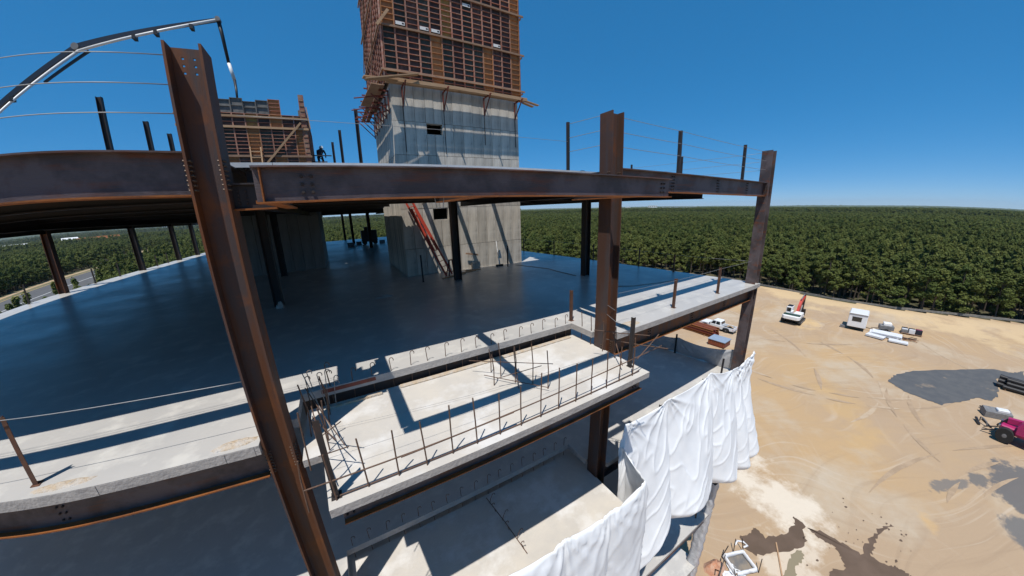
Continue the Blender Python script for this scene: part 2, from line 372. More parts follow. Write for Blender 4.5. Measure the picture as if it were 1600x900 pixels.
slab('concrete floor two storeys below, hidden behind the hanging white tarp', -2 * H, False)
slab('white dusty concrete floor corner three storeys down below the tarp', -3 * H, False)
slab('lowest white dusty concrete floor corner near the sand', -4 * H, False)
# pour-stop joints along the edge of the middle floor: galvanised angle lengths
k = 0
for x0, x1 in ((-15.2, -1.7), (6.3, 15.1)):
    x = x0
    while x < x1 - 0.1:
        L = min(1.5 + 0.5 * random.random(), x1 - x)
        yk = (lambda q: SE + (1.05 * (-1.635 - q) / 14.565 if q < -1.6 else 0)); MB().obox((x + 0.006, yk(x) - 0.004, -0.088), (x + L - 0.006, yk(x + L) - 0.004, -0.088), 0.005, 0.15 + 0.014 * random.random()).build('pour_stop', 'slabedge', s2)
        x += L
# ragged spill at the slab edge near the column and by the guard post
def blob(n, cx, cy, rx, ry, h, seed):
    rnd = random.Random(seed); mb = MB(); rings = 4
    mb.v.append((cx, cy, h))
    for i in range(1, rings + 1):
        for j in range(n):
            t = 2 * math.pi * j / n; q = i / rings * (1 + 0.25 * (rnd.random() - 0.5))
            mb.v.append((cx + rx * q * math.cos(t), cy + ry * q * math.sin(t), h * (1 - (i / rings) ** 2) * (0.7 + 0.6 * rnd.random()) - (0.02 if i == rings else 0)))
    for j in range(n): mb.f.append((0, 1 + j, 1 + (j + 1) % n)); mb.mi.append(0)
    for i in range(rings - 1):
        for j in range(n):
            a, b = 1 + i * n + j, 1 + i * n + (j + 1) % n
            mb.f.append((a, a + n, b + n, b)); mb.mi.append(0)
    return mb
M['spill'] = mat('rough_tan_concrete_spill', (0.46, 0.36, 0.25), 0.9, 8, (0.50, 0.46, 0.41), 0.4, 0.65, 0.6, 30)
tag(blob(18, -1.98, 5.36, 0.36, 0.13, 0.035, 1).build('concrete_spill', 'spill'), 'rough tan concrete spill on the slab edge beside the near column', 'concrete spill')
tag(blob(18, -4.15, 5.50, 0.5, 0.11, 0.03, 2).build('concrete_spill', 'spill'), 'tan concrete spill at the foot of the leaning guard post', 'concrete spill')
tag(blob(18, 7.0, 5.42, 0.5, 0.2, 0.02, 3).build('concrete_spill', 'spill'), 'pinkish concrete spill on the slab edge right of the balcony column', 'concrete spill')

# upper deck: corrugated steel deck with bright pour stop along its open edge
dk = thing('metal_deck', 'corrugated metal deck of the upper level seen edge-on with bright edge strip', 'metal deck', (0, 0, 4.18))
mb = MB(); nfl = 150
xs = []
prof = []
x = -15.9; st = 31.0 / nfl
def deck_len(x): return 51.5
cut = [(3.45, 10.5, 15.52, 23.2), (3.0, 3.45, 16.3, 23.2), (10.5, 10.7, 16.3, 23.2), (-7.3, -0.85, 23.97, 32.2)]
def deck_strip(mb, x, y0, y1):
    n = len(mb.v); pr = ((0, 0), (0.3, 0), (0.4, 0.055), (0.9, 0.055), (1.0, 0))
    for a_, z in pr: mb.v += [(x + a_ * st, y0, z), (x + a_ * st, y1, z)]
    for i in range(4): mb.f.append((n + 2 * i, n + 2 * i + 2, n + 2 * i + 3, n + 2 * i + 1)); mb.mi.append(0)
while x < 15.0:
    ye = 51.5 if x < 9.0 else 5.6 + (15.4 - x) / 0.134
    ys = [(6.3, ye)]
    for a_, b_, c_, d_ in cut:
        if a_ <= x + st * 0.5 < b_: ys = [(6.3, c_), (d_, ye)]
    for y0, y1 in ys:
        if y1 > y0: deck_strip(mb, x, y0, y1)
    x += st
o = mb.build('deck_sheet', 'deck', dk)
x = -15.8
while x < 14.6:
    L = min(3.0, 14.7 - x)
    MB().box(x + 0.004, x + L - 0.004, 6.285, 6.297, 0.0, 0.075).build('edge_strip', 'galv', dk); x += L
# roll ends / flute closures lying on the deck by the balcony column
for i, (x, y) in enumerate(((5.75, 6.65), (6.15, 6.55))):
    tag(MB().prism([(-0.09, 0), (0.09, 0), (0.05, 0.07), (-0.05, 0.07)], 0, 0.5, lambda a, b, c, X=x, Y=y: (X + a, Y + c, 4.24 + b)).build('deck_closure', 'darksteel'),
        ['dark deck closure piece lying left of the balcony column at deck level', 'dark deck closure piece lying right beside the balcony column at deck level'][i], 'metal offcut')

# ================================================================== POURED BALCONIES
def hook(mb, x, y, z0, h, r=0.009, lean=0.0):
    pts = [(x, y, z0 - 0.05), (x + lean * 0.5, y, z0 + h * 0.6), (x + lean, y, z0 + h)]
    for t in (30, 70, 110, 150, 190, 215):
        tt = R(t); pts.append((x + lean + 0.045 * (1 - math.cos(tt)), y, z0 + h + 0.05 * math.sin(tt)))
    mb.tube(pts, r, 5)
def balcony(label, z, full):
    t = thing('balcony_slab', label, 'balcony slab', (0, 0, z))
    ol = [(-0.72, 3.78), (5.79, 3.80), (5.83, 6.50), (-1.10, 6.50), (-1.10, 4.98), (-0.80, 4.98)]
    o = MB().prism(ol, -0.135, 0).build('slab', ['balcony', 'slabedge'], t)
    for p in o.data.polygons:
        if abs(p.normal.z) < 0.5: p.material_index = 1
    rnd = random.Random(int(z * 10))
    # rough kerb of spilled paste along the back edge
    if full:
        MB().box(0.75, 5.6, 6.34, 6.47, 0.0, 0.03).build('grout_ridge', 'spill', t)
        MB().box(-0.75, 0.35, 6.30, 6.38, 0.0, 0.045).build('grout_ridge', 'spill', t)
    x = -0.62; i = 0
    while x < 5.75 and full:                       # front row
        mb = MB(); ln = (rnd.random() - 0.5) * 0.05; hh = 0.78 + 0.16 * rnd.random()
        yb = 3.90 + 0.04 * rnd.random()
        mb.tube([(x, yb, -0.05), (x + ln * 0.4, yb, hh * 0.5), (x + ln, yb + (rnd.random() - 0.5) * 0.04, hh)], 0.012, 5).build('rebar', 'rebar', t)
        x += 0.425; i += 1
    x = -1.0
    while x < 5.8:                                  # hooked bars at the step behind
        mb = MB(); hook(mb, x, 6.50 + 0.05 * rnd.random(), 0.0, 0.62 + 0.08 * rnd.random(), lean=(rnd.random() - 0.5) * 0.06)
        mb.build('hooked_rebar', 'rebar', t); x += 0.41
    if not full: return t
    long = [((-0.95, 3.92, 0.34), (2.2, 3.90, 0.36)), ((0.3, 3.90, 0.33), (6.45, 3.98, 0.42)), ((5.35, 3.86, 0.44), (6.15, 3.90, 0.82)), ((-0.62, 3.95, 0.03), (5.6, 3.95, 0.03)),
            ((5.6, 5.0, 0.45), (6.35, 3.75, 0.45)), ((5.2, 5.05, 0.78), (5.95, 4.0, 0.80)), ((5.3, 4.2, 0.15), (5.78, 4.95, 0.62))]
    for a_, b_ in long: MB().tube([a_, tuple((p + q) / 2 + (0, 0, -0.012)[n] for n, (p, q) in enumerate(zip(a_, b_))), b_], 0.012, 5).build('tied_bar', 'rebar', t)
    for x, y in ((5.62, 4.3), (5.66, 4.75), (5.70, 5.2), (5.5, 4.05), (5.75, 5.7), (5.78, 6.1)):
        MB().tube([(x, y, -0.05), (x + 0.02, y, 0.45), (x - 0.01, y, 0.85)], 0.012, 5).build('rebar', 'rebar', t)
    # bars in the middle of the slab with loose diagonals
    for x, y, h in ((2.55, 5.35, 0.75), (2.85, 5.6, 0.85), (3.0, 5.2, 0.9), (3.2, 5.5, 0.7), (3.3, 4.95, 0.95), (3.45, 4.6, 0.9), (2.75, 5.9, 0.6)):
        MB().tube([(x, y, -0.05), (x + 0.02, y + 0.01, h * 0.5), (x - 0.02, y, h)], 0.012, 5).build('rebar', 'rebar', t)
    for a_, b_ in (((2.3, 6.1, 0.35), (3.7, 4.75, 0.45)), ((2.5, 5.75, 0.08), (3.4, 4.5, 0.10)), ((2.55, 5.2, 0.25), (3.5, 4.9, 0.4)), ((2.9, 4.9, 0.05), (3.2, 5.5, 0.3))):
        MB().tube([a_, b_], 0.009, 5).build('loose_bar', 'rebar', t)
    # dense bundle at the left end
    for n in range(9):
        x = -0.72 + 0.05 * rnd.random() + (-0.28 * (n % 3 == 0)); y = 3.95 + n * 0.27
        MB().tube([(x, y, -0.05), (x + 0.06 * rnd.random(), y + 0.03, 0.5), (x + 0.1 * (rnd.random() - 0.5), y, 0.75 + 0.3 * rnd.random())], 0.012, 5).build('rebar', 'rebar', t)
    for a_, b_ in (((-1.0, 6.35, 0.55), (-0.62, 4.0, 0.75)), ((-1.05, 6.2, 0.15), (-0.66, 4.1, 0.22)), ((-0.95, 5.9, 0.8), (-0.45, 4.9, 0.1)), ((-1.0, 6.3, 0.9), (-0.62, 5.2, 0.3)), ((-0.9, 5.6, 0.35), (-0.5, 4.4, 0.6)), ((-0.85, 4.9, 0.05), (-0.35, 4.3, 0.5)), ((-0.78, 5.2, 0.2), (-0.4, 4.6, 0.75))):
        MB().tube([a_, b_], 0.009, 5).build('loose_bar', random.choice(['rebar', 'rebarw']), t)
    for n in range(6):
        x, y = -0.95 + 0.4 * rnd.random(), 5.9 + 0.7 * rnd.random()
        mb = MB(); hook(mb, x, y, 0, 0.5 + 0.4 * rnd.random(), lean=0.15 * (rnd.random() - 0.5)); mb.build('hooked_rebar', random.choice(['rebar', 'rebarw']), t)
    return t
balcony('sunlit poured balcony slab ringed with upright rebar in front of the floor', -0.40, True)
balcony('partly sunlit balcony slab one storey down, under the rebar balcony', -0.40 - H, False)
# red primed strip of angle on the step
tag(MB().box(-0.78, 0.28, 6.452, 6.458, -0.10, -0.02).build('angle_strip', 'redsteel'), 'red primed angle strip on the step at the left rear of the balcony', 'steel strip')

def guard_post(label, x, y, z, h=1.06, sz=0.07, lean=(0, 0), m='post', group=None):
    t = thing('guard_post', label, 'guard post', (x, y, z), 0, group)
    mb = MB(); th = 0.01
    mb.obox((0, 0, 0), (lean[0], lean[1], h), sz, th); p = mb.build('leg', m, t)
    MB().obox((-sz / 2, sz / 2, 0), (-sz / 2 + lean[0], sz / 2 + lean[1], h), th, sz).build('flange', m, t)
    MB().box(-sz * 0.9, sz * 0.9, -sz * 0.6, sz * 1.3, 0.0005, 0.012).build('base_plate', m, t)
    return t
guard_post('rusty angle guard post on the sunlit slab at far left, out near the frame edge', -4.58, 5.66, 0, 1.1)
guard_post('short rusty guard post at the right rear corner of the balcony step', 5.86, 6.62, 0, 0.95)
guard_post('rusty guard post on sunlit slab, left of two beyond the balcony column', 9.41, 5.50, 0, 1.0)
guard_post('rusty guard post on sunlit slab nearest the corner column', 12.40, 5.48, 0, 1.03)
guard_post('dark channel post at the left front corner of the balcony rebar', -0.62, 3.97, -0.4, 1.27, 0.075, m='darksteel')
guard_post('dark channel post at the right front corner of the balcony rebar', 5.64, 4.22, -0.4, 1.25, 0.07, m='darksteel')
for i, (x, lab) in enumerate(((8.90, 'left guard post on the right deck-level edge beam'), (13.15, 'right guard post on the right deck-level edge beam'))):
    guard_post(lab, x, 5.4, Z3, 1.2 if not i else 1.25, 0.08, m='darksteel')
guard_post('short dark stub right beside the left guard post on the deck-level beam', 9.1, 5.45, Z3, 0.5, 0.05, m='darksteel')
guard_post('thin guard post standing on the deck just right of the core tower', 5.55, 6.45, 4.25, 1.22, 0.06, m='darksteel')
guard_post('tiny bolt stub on top of the beam right of the balcony column', 6.75, 5.4, Z3, 0.12, 0.03, m='darksteel')
for i, (y, lab) in enumerate(((20.9, 'guard post on the left slab edge nearest the picture edge'), (24.2, 'second guard post on the left slab edge'), (30.2, 'third guard post on the left slab edge'), (33.2, 'fourth guard post on the left slab edge'), (39.2, 'fifth guard post on the left slab edge'), (41.4, 'farthest guard post on the left slab edge'))):
    guard_post(lab, -16.0, y, 0, 1.05, 0.09, m='darksteel', group='guard posts along the left slab edge')
for i, (x, y) in enumerate(((14.75, 11.0), (14.35, 14.2), (13.8, 17.6), (13.35, 21.0))):
    guard_post(['first', 'second', 'third', 'fourth'][i] + ' thin dark guard post along the right rear slab edge from the front', x, y, 0, 1.05, 0.05, m='darksteel', group='guard posts along the right slab edge')
guard_post('orange rust guard post on the right slab edge in front of the forest', 14.85, 8.9, 0, 0.9, 0.06)

def cable(label, pts, r=0.0065, sag=0.02, m='cable', group=None):
    mb = MB(); P = []
    for i in range(len(pts) - 1):
        a_, b_ = Vector(pts[i]), Vector(pts[i + 1])
        for k in range(9):
            if i and k == 0: continue
            u = k / 8; p = a_.lerp(b_, u); p.z -= sag * 4 * u * (1 - u) * (b_ - a_).length / 6; P.append(tuple(p))
    return tag(mb.tube(P, r, 5).build('guard_cable', m, smooth=True), label, 'cable', group)
for z, nm in ((5.42, 'top'), (5.08, 'middle'), (4.74, 'lowest')):
    cable('%s guard cable against the sky at deck level, left of the near column' % nm, [(-15.9, YC, z), (-8.5, YC, z), (XA - 0.15, YC, z - 0.03)], sag=0.02)
    cable('%s guard cable against the sky between balcony and corner columns' % nm, [(XB + 0.2, YC - 0.02, z), (8.9, YC, z), (13.15, YC, z - 0.02), (XCc - 0.2, YC, z)])
    cable('%s guard cable slanting from thin post to the balcony column' % nm, [(5.55, 6.45, z), (XB - 0.1, 5.62, z + 0.05)], sag=0.005)
    if nm == 'lowest': cable('thin guard cable along the open deck edge behind the balcony beam', [(-1.2, 6.42, z + 0.25), (2.0, 6.42, z + 0.22), (5.55, 6.45, z + 0.25)], 0.004)
    cable('%s guard cable receding from the corner column along the right side' % nm, [(XCc, YC + 0.2, z), (14.5, 13, z), (13.4, 21, z)])
cable('thin guard cable over the shaded floor left of the near column', [(-15.9, 5.5, 1.1), (-4.58, 5.62, 1.08), (XA - 0.2, 5.45, 0.97)], 0.006)

cable('guard cable over the slab between balcony column and corner column', [(XB + 0.2, 5.5, 1.0), (9.41, 5.5, 0.95), (12.4, 5.48, 0.98), (XCc - 0.2, 5.45, 1.0)], 0.005)
cable('guard cable along the right slab edge before the forest', [(XCc, 5.6, 0.95), (14.85, 8.9, 0.88), (14.35, 14.2, 0.98), (13.35, 21, 1.0)], 0.006)
cable('thin wire crossing low over the sunlit balcony slab', [(-0.75, 5.55, -0.33), (2.0, 5.2, -0.34), (5.6, 4.9, -0.30)], 0.003, sag=0.01)
cable('thin wire strung through the front rebar of the balcony', [(-0.7, 4.45, -0.1), (2.4, 4.4, -0.12), (5.7, 4.4, -0.05)], 0.003, sag=0.005)
cable('pale cable slanting from balcony column to right channel post', [(5.8, 5.2, 0.62), (5.62, 4.25, 0.42)], 0.006)
cable('pale cable slanting higher past the balcony column', [(5.78, 5.6, 1.0), (6.2, 5.18, 0.6)], 0.006)
cable('looped lifting strap hanging from the upper balcony beam', [(1.15, 3.83, 3.5), (1.17, 3.83, 3.36), (1.25, 3.83, 3.36), (1.27, 3.83, 3.5)], 0.005, sag=0)

cable('pale cord lying across the shaded floor right of the tower', [(9.5, 16.0, 0.012), (9.96, 14.77, 0.012), (10.3, 13.6, 0.012), (10.22, 12.81, 0.012), (10.25, 11.32, 0.012)], 0.014, sag=0, m='rebarw')
cable('pale cord lying on the floor along the right front shade line', [(10.2, 8.6, 0.012), (10.77, 8.24, 0.012), (12.13, 7.92, 0.012), (13.42, 7.72, 0.012)], 0.012, sag=0, m='rebarw')
cb_ = thing('bar_chain', 'row of tied bars with looped ends lying across the lower balcony', 'rebar', (0, 0, -0.40 - H))
MB().tube([(2.56, 6.37, 0.05), (2.66, 5.4, 0.06), (2.72, 4.42, 0.05)], 0.012, 5).build('bar', 'rebar', cb_)
for k in range(6):
    y = 6.2 - k * 0.33; mb = MB(); hook(mb, 2.58 + 0.03 * k, y, 0.03, 0.22 + 0.06 * (k % 2), 0.009, 0.1 * (-1) ** k); mb.build('loop', 'rebar', cb_)
# ================================================================== CORE TOWER
TX0, TX1, TY0, TY1 = 3.18, 10.43, 16.7, 22.9
tw = thing('core_tower', 'tall cast concrete core tower with two small openings rising through the floors', 'concrete tower', (0, 0, 0))
seamx = [3.18, 3.74, 4.30, 4.85, 5.30, 5.75, 6.32, 6.90, 7.48, 8.06, 8.64, 9.22, 9.80, 10.43]
rows = [0.0, 1.47, 2.96, 3.57, 4.55, 6.28, 7.36, 7.91, 9.62]
holes = [(4.85, 5.75, 2.96, 3.57), (4.85, 5.75, 7.36, 7.91)]
g = 0.009
cache = {}
def cast_panel(w_, h_):
    key = (round(w_, 3), round(h_, 3))
    if key not in cache: cache[key] = MB().box(g, w_ - g, 0, 0.25, g, h_ - g).mesh('cast_panel')
    return cache[key]
rnd = random.Random(3)
jit = [0] * 20
for i in range(len(seamx) - 1):
    for j in range(len(rows) - 1):
        cx, cz = (seamx[i] + seamx[i + 1]) / 2, (rows[j] + rows[j + 1]) / 2
        if any(h[0] < cx < h[1] and h[2] < cz < h[3] for h in holes): continue
        if j in (2, 6) and not any(abs(cx - (h[0] + h[1]) / 2) < 0.5 and h[2] < cz < h[3] + 0.3 for h in holes): continue   # merged below
        z0 = rows[j]; z1 = rows[j + 1]
        near = 4.85 < cx < 5.75
        if not near and j in (1, 5): z1 = rows[j + 2]
        if near and j in (2, 6): continue
        o = link('cast_panel', cast_panel(seamx[i + 1] - seamx[i], z1 - z0), 'core', tw)
        o.location = (seamx[i], TY0 + rnd.choice((0, 0, 0.003, 0.006, 0.009)), z0)
mb = MB(); mb.plate(sorted(set([TX0, TX1, 4.85, 5.75])), sorted(set([0, 17.8] + [r for h in holes for r in h[2:]])), holes, TY0 + 0.2, TY0 + 0.3)
mb.build('front_wall', 'core', tw)
for (x0, x1, z0, z1) in holes:     # board frame lining each opening
    MB().box(x0 - 0.01, x0 + 0.03, TY0 + 0.012, TY0 + 0.28, z0, z1).box(x1 - 0.03, x1 + 0.01, TY0 + 0.012, TY0 + 0.28, z0, z1).box(x0 + 0.03, x1 - 0.03, TY0 + 0.012, TY0 + 0.28, z1 - 0.03, z1 + 0.006).build('opening_frame', 'core', tw)
# left side: own cast strips; right and back plain
yy = TY0 + 0.3; i = 0
while yy < TY1 - 0.05:
    wd = min(0.62, TY1 - yy)
    for z0, z1 in ((0, 4.5), (4.5, 6.3), (6.3, 9.62)):
        key = ('s', round(wd, 3), round(z1 - z0, 3))
        if key not in cache: cache[key] = MB().box(0, 0.25, g, wd - g, g, z1 - z0 - g).mesh('cast_panel')
        o = link('cast_panel', cache[key], 'core', tw); o.location = (TX0 + rnd.choice((0, 0.004, 0.008)), yy, z0)
    yy += wd
MB().box(TX0 + 0.2, TX0 + 0.3, TY0 + 0.3, TY1 - 0.3, 0, 17.8).build('side_wall', 'core', tw)
MB().box(TX1 - 0.3, TX1, TY0 + 0.3, TY1 - 0.3, 0, 17.8).build('side_wall', 'core', tw)
MB().box(TX0 + 0.002, TX1 - 0.002, TY1 - 0.3, TY1, 0, 17.8).build('back_wall', 'core', tw)
MB().box(TX0 + 0.1, TX1 - 0.1, TY0 + 0.31, TY1 - 0.31, 17.5, 17.75).build('top_slab', 'core', tw)

# ---------------- formwork panels
fcache = {}
def form_panel(w_, h_, ribs, m, parent, loc, rz=0.0, dense=0.30, rm='rib'):
    """ply face at y=0 .. ribs standing proud towards -y"""
    k = ('p', round(w_, 3), round(h_, 3), m)
    if k not in fcache: fcache[k] = MB().box(0.004, w_ - 0.004, -0.012, 0.006, 0.004, h_ - 0.004).mesh('form_panel')
    o = link('form_panel', fcache[k], m, parent); o.location = loc; o.rotation_euler = (0, 0, rz)
    k = ('r', round(w_, 3), round(h_, 3), dense, rm)
    if k not in fcache:
        mb = MB(); mb.box(0.004, 0.034, -0.075, -0.012, 0.004, h_ - 0.004); mb.box(w_ - 0.034, w_ - 0.004, -0.075, -0.012, 0.004, h_ - 0.004)
        n = max(2, int(round(h_ / dense)))
        for i in range(n + 1):
            z = 0.006 + (h_ - 0.04) * i / n
            mb.box(0.034, w_ - 0.034, -0.070, -0.0125, z, z + 0.026)
        fcache[k] = mb.mesh('rib_frame')
    r = link('rib_frame', fcache[k], rm, o)
    return o
fw = thing('wall_formwork', 'tall stack of ribbed dark formwork panels wrapped around the top of the core tower', 'formwork', (0, 0, 0))
frows = [9.66, 12.15, 14.25, 16.4, 18.4]
nc = 13; fx0, fx1 = 3.02, 10.55; cw = (fx1 - fx0) / nc
orange = {(0, 4), (0, 9), (0, 12), (1, 12), (2, 12), (3, 12), (2, 5), (1, 0) }
yellow = {(1, 5), (2, 0)}
rnd = random.Random(11)
for r_ in range(4):
    for c_ in range(nc):
        m = 'ply'
        if (r_, c_) in orange: m = 'plyorange'
        elif (r_, c_) in yellow: m = 'plyyellow'
        elif rnd.random() < (0.55 if r_ == 0 else 0.3): m = 'plygreen'
        o = form_panel(cw, frows[r_ + 1] - frows[r_], 0, m, fw, (fx0 + c_ * cw, TY0 - 0.10, frows[r_]), 0, 0.27, 'plyorange' if m == 'plyorange' else 'rib')
        if (r_, c_) in ((1, 1), (1, 3), (1, 4), (1, 10), (1, 7), (2, 6)):
            zt = {0: 0.3, 1: 0.06}.get(r_, 0.1); zt = 1.75 if (r_, c_) == (1, 7) else 0.12
            MB().box(0.06, cw - 0.09, -0.082, -0.076, zt, zt + 0.15).build('white_tag', 'sticker', o); MB().box(cw - 0.22, cw - 0.12, -0.0845, -0.0825, zt + 0.04, zt + 0.11).build('tag_mark', 'black', o)
fy1 = 23.0; ns = 11; sw = (fy1 - (TY0 - 0.1)) / ns
for r_ in range(4):
    for c_ in range(ns):
        form_panel(sw, frows[r_ + 1] - frows[r_], 0, rnd.choice(['ply', 'ply', 'plygreen', 'plyorange']), fw, (fx0 - 0.02, fy1 - c_ * sw, frows[r_]), R(-90), 0.27)
for r_ in range(4):   # right side, seen as a thin sliver
    for c_ in range(6):
        form_panel(6.4 / 6, frows[r_ + 1] - frows[r_], 0, rnd.choice(['ply', 'plyorange', 'plyorange']), fw, (fx1 + 0.02, TY0 - 0.1 + c_ * 6.4 / 6, frows[r_]), R(90), 0.27)
for z in (10.14, 12.13, 14.24, 16.4):
    for dz in (0,):
        MB().box(fx0 - 0.12, fx1 + 0.28, TY0 - 0.25, TY0 - 0.185, z - 0.045, z + 0.045).build('waler', 'waler', fw)
        MB().box(fx0 - 0.19, fx0 - 0.125, TY0 - 0.3, fy1 + 0.2, z - 0.045, z + 0.045).build('waler', 'waler', fw)
        MB().box(fx1 + 0.105, fx1 + 0.17, TY0 - 0.18, fy1, z - 0.145, z - 0.055).build('waler', 'waler', fw)
MB().box(fx0 - 0.11, fx0 - 0.03, TY0 - 0.185, TY0 - 0.105, 9.7, 18.4).build('corner_post', 'rib', fw)
MB().obox((fx0 - 0.25, TY0 - 0.32, 12.0), (fx0 + 0.30, TY0 - 0.34, 12.75), 0.05, 0.12).build('brace_plank', 'timber', fw)
for y0, z0, y1, z1 in ((17.0, 10.3, 19.6, 14.4), (18.6, 12.2, 22.5, 16.8)):
    MB().obox((fx0 - 0.24, y1, z0), (fx0 - 0.24, y0, z1), 0.05, 0.10).build('brace_plank', 'waler', fw)

# ---------------- work platform around the tower: planks on hanging brackets
wp = thing('work_platform', 'timber plank walkway on red brackets around the core tower below the formwork', 'work platform', (0, 0, 0))
for k, (y, wd) in enumerate(((TY0 - 0.73, 0.21), (TY0 - 0.475, 0.235))):
    for x0, x1 in ((3.0, 6.6), (6.62, 10.6)):
        MB().box(x0 - 0.05, x1, y, y + wd, 9.50 + 0.006 * k, 9.545 + 0.006 * k).build('plank', 'timber', wp)
    MB().obox((10.58, y + 0.1, 9.49 - 0.02 * k), (11.5 - 0.2 * k, y + 0.15, 9.38 - 0.03 * k), 0.2, 0.045).build('plank', 'timber', wp)
MB().box(2.95, 10.6, TY0 - 0.80, TY0 - 0.76, 9.44, 9.60).build('toe_board', 'timber', wp)
MB().obox((1.95, TY0 - 1.15, 9.22), (4.35, TY0 - 1.0, 9.80), 0.28, 0.05).build('loose_plank', 'timber', wp)
MB().obox((1.9, TY0 - 0.85, 9.42), (3.4, TY0 - 0.7, 9.50), 0.35, 0.05).build('loose_plank', 'timber', wp)
MB().obox((2.15, TY0 + 1.5, 8.9), (2.5, TY0 - 0.4, 9.36), 0.45, 0.04).build('loose_plank', 'waler', wp)
for k, x in enumerate((TX0 - 0.78, TX0 - 0.50)):
    MB().box(x, x + 0.23, TY0 - 0.2, TY1 + 0.3, 9.40 + 0.006 * k, 9.445 + 0.006 * k).build('plank', 'waler', wp)
for x in (3.75, 5.85, 8.2, 10.2):
    b = MB(); y1 = TY0 - 0.012
    b.obox((x, y1 - 0.95, 9.47), (x, y1, 9.47), 0.05, 0.06); b.obox((x, y1 - 0.04, 8.55), (x, y1 - 0.04, 9.44), 0.05, 0.06); b.obox((x, y1 - 0.85, 9.43), (x, y1 - 0.06, 8.62), 0.045, 0.05)
    b.build('bracket', 'redsteel', wp)
    MB().box(x - 0.012, x + 0.012, y1 - 0.03, y1, 6.4 + (x > 6) * 0.6, 8.55).build('hanger_rod', 'darksteel', wp)
for k in range(7):
    y = TY0 + 0.35 + k * 0.95; b = MB(); x1 = TX0 - 0.012
    b.obox((x1 - 1.15, y, 9.36), (x1, y, 9.36), 0.05, 0.06); b.obox((x1 - 0.04, y, 8.3), (x1 - 0.04, y, 9.33), 0.05, 0.06); b.obox((x1 - 1.0, y, 9.32), (x1 - 0.06, y, 8.4), 0.045, 0.05)
    b.build('bracket', 'redsteel', wp)
for k, (dz, l) in enumerate(((0.02, 1.6), (-0.35, 1.7), (-0.55, 1.5))):
    MB().tube([(TX0 - l, TY0 + 0.8 + k * 0.7, 9.0 + dz), (TX0 - 0.02, TY0 + 0.3 + k * 0.3, 9.15 + dz)], 0.03, 6).build('stray_bar', 'redsteel', wp)
# vertical battens on the tower face
for i, x in enumerate((3.22, 3.9, 4.75, 7.5, 9.24)):
    pass

# ================================================================== LEFT CORE
LX0, LX1, LY0, LY1 = -7.2, -0.95, 24.0, 32.0
lc = thing('core_wall', 'low concrete core with formwork being poured, behind the near column', 'concrete core', (0, 0, 0))
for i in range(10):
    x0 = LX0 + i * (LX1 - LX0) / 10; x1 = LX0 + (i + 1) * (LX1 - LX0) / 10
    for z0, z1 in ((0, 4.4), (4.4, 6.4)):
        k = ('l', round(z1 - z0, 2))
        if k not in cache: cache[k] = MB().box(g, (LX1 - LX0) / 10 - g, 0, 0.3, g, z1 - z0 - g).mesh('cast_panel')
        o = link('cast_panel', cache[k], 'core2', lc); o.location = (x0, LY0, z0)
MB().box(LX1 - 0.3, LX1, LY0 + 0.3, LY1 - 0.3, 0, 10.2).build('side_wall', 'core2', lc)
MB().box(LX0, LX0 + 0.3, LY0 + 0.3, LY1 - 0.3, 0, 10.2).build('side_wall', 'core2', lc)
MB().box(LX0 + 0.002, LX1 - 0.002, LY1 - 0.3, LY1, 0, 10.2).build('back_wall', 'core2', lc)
lf = thing('wall_formwork', 'brown ribbed formwork panels with ragged grey tops around the low left core', 'formwork', (0, 0, 0))
lw = [0.62] * 10
cols = ['ply', 'ply', 'plyorange', 'ply', 'ply', 'plyorange', 'ply', 'plygreen', 'ply', 'plyorange']
for c_ in range(10):
    x = LX0 - 0.05 + c_ * 0.635
    m = cols[c_]
    for r_, (z0, z1) in enumerate(((6.4, 7.3), (7.3, 9.0), (9.0, 9.75))):
        mm = 'plyorange' if r_ == 0 and c_ % 2 else m
        if r_ == 2: mm = 'plyyellow' if c_ == 5 else ('plyorange' if c_ in (7,) else 'ply')
        if r_ == 1 and c_ in (6, 7, 3): mm = 'plygreen'
        form_panel(0.635, z1 - z0, 0, mm, lf, (x, LY0 - 0.05, z0), 0, 0.22, 'plyorange' if mm == 'plyorange' else 'rib')
    zt = 10.45 + 0.25 * ((c_ * 37) % 5) / 5 - (0.9 if c_ > 7 else 0)
    if c_ <= 7 and zt > 9.8: form_panel(0.635, zt - 9.75, 0, 'plyorange' if c_ == 7 else 'plygrey', lf, (x, LY0 + 0.02 + 0.03 * (c_ % 2), 9.75), 0, 0.4 if c_ != 7 else 0.2, 'plygrey' if c_ != 7 else 'rib')
for z in (7.3, 8.95, 9.55):
    MB().box(LX0 - 0.2, LX1 + 0.2, LY0 - 0.2, LY0 - 0.13, z - 0.06, z + 0.06).build('waler', 'timber' if z > 8 else 'waler', lf)
for x0, z0, x1, z1 in ((-3.6, 6.5, -1.15, 9.3), (-6.6, 8.1, -5.3, 6.5), (-5.9, 7.4, -4.9, 6.4)):
    MB().obox((x0, LY0 - 0.26, z0), (x1, LY0 - 0.26, z1), 0.05, 0.11).build('brace_plank', 'timber', lf)
for k in range(9):      # right return seen edge-on
    form_panel(0.85, 3.9, 0, rnd.choice(['ply', 'plyorange']), lf, (LX1 + 0.06, LY0 + 0.12 + k * 0.87, 6.5), R(90), 0.27)
MB().box(LX1 - 0.18, LX1 + 0.12, LY0 - 0.13, LY0 - 0.06, 6.4, 11.0).build('ribbed_rail', 'rib', lf)
for k in range(14): MB().box(LX1 - 0.14, LX1 + 0.08, LY0 - 0.155, LY0 - 0.131, 6.6 + k * 0.31, 6.68 + k * 0.31).build('rail_cleat', 'waler', lf)
MB().obox((LX1 + 0.3, LY0 - 0.1, 9.0), (LX1 + 0.2, LY0 - 0.1, 10.3), 0.06, 0.1).build('brace_plank', 'timber', lf)
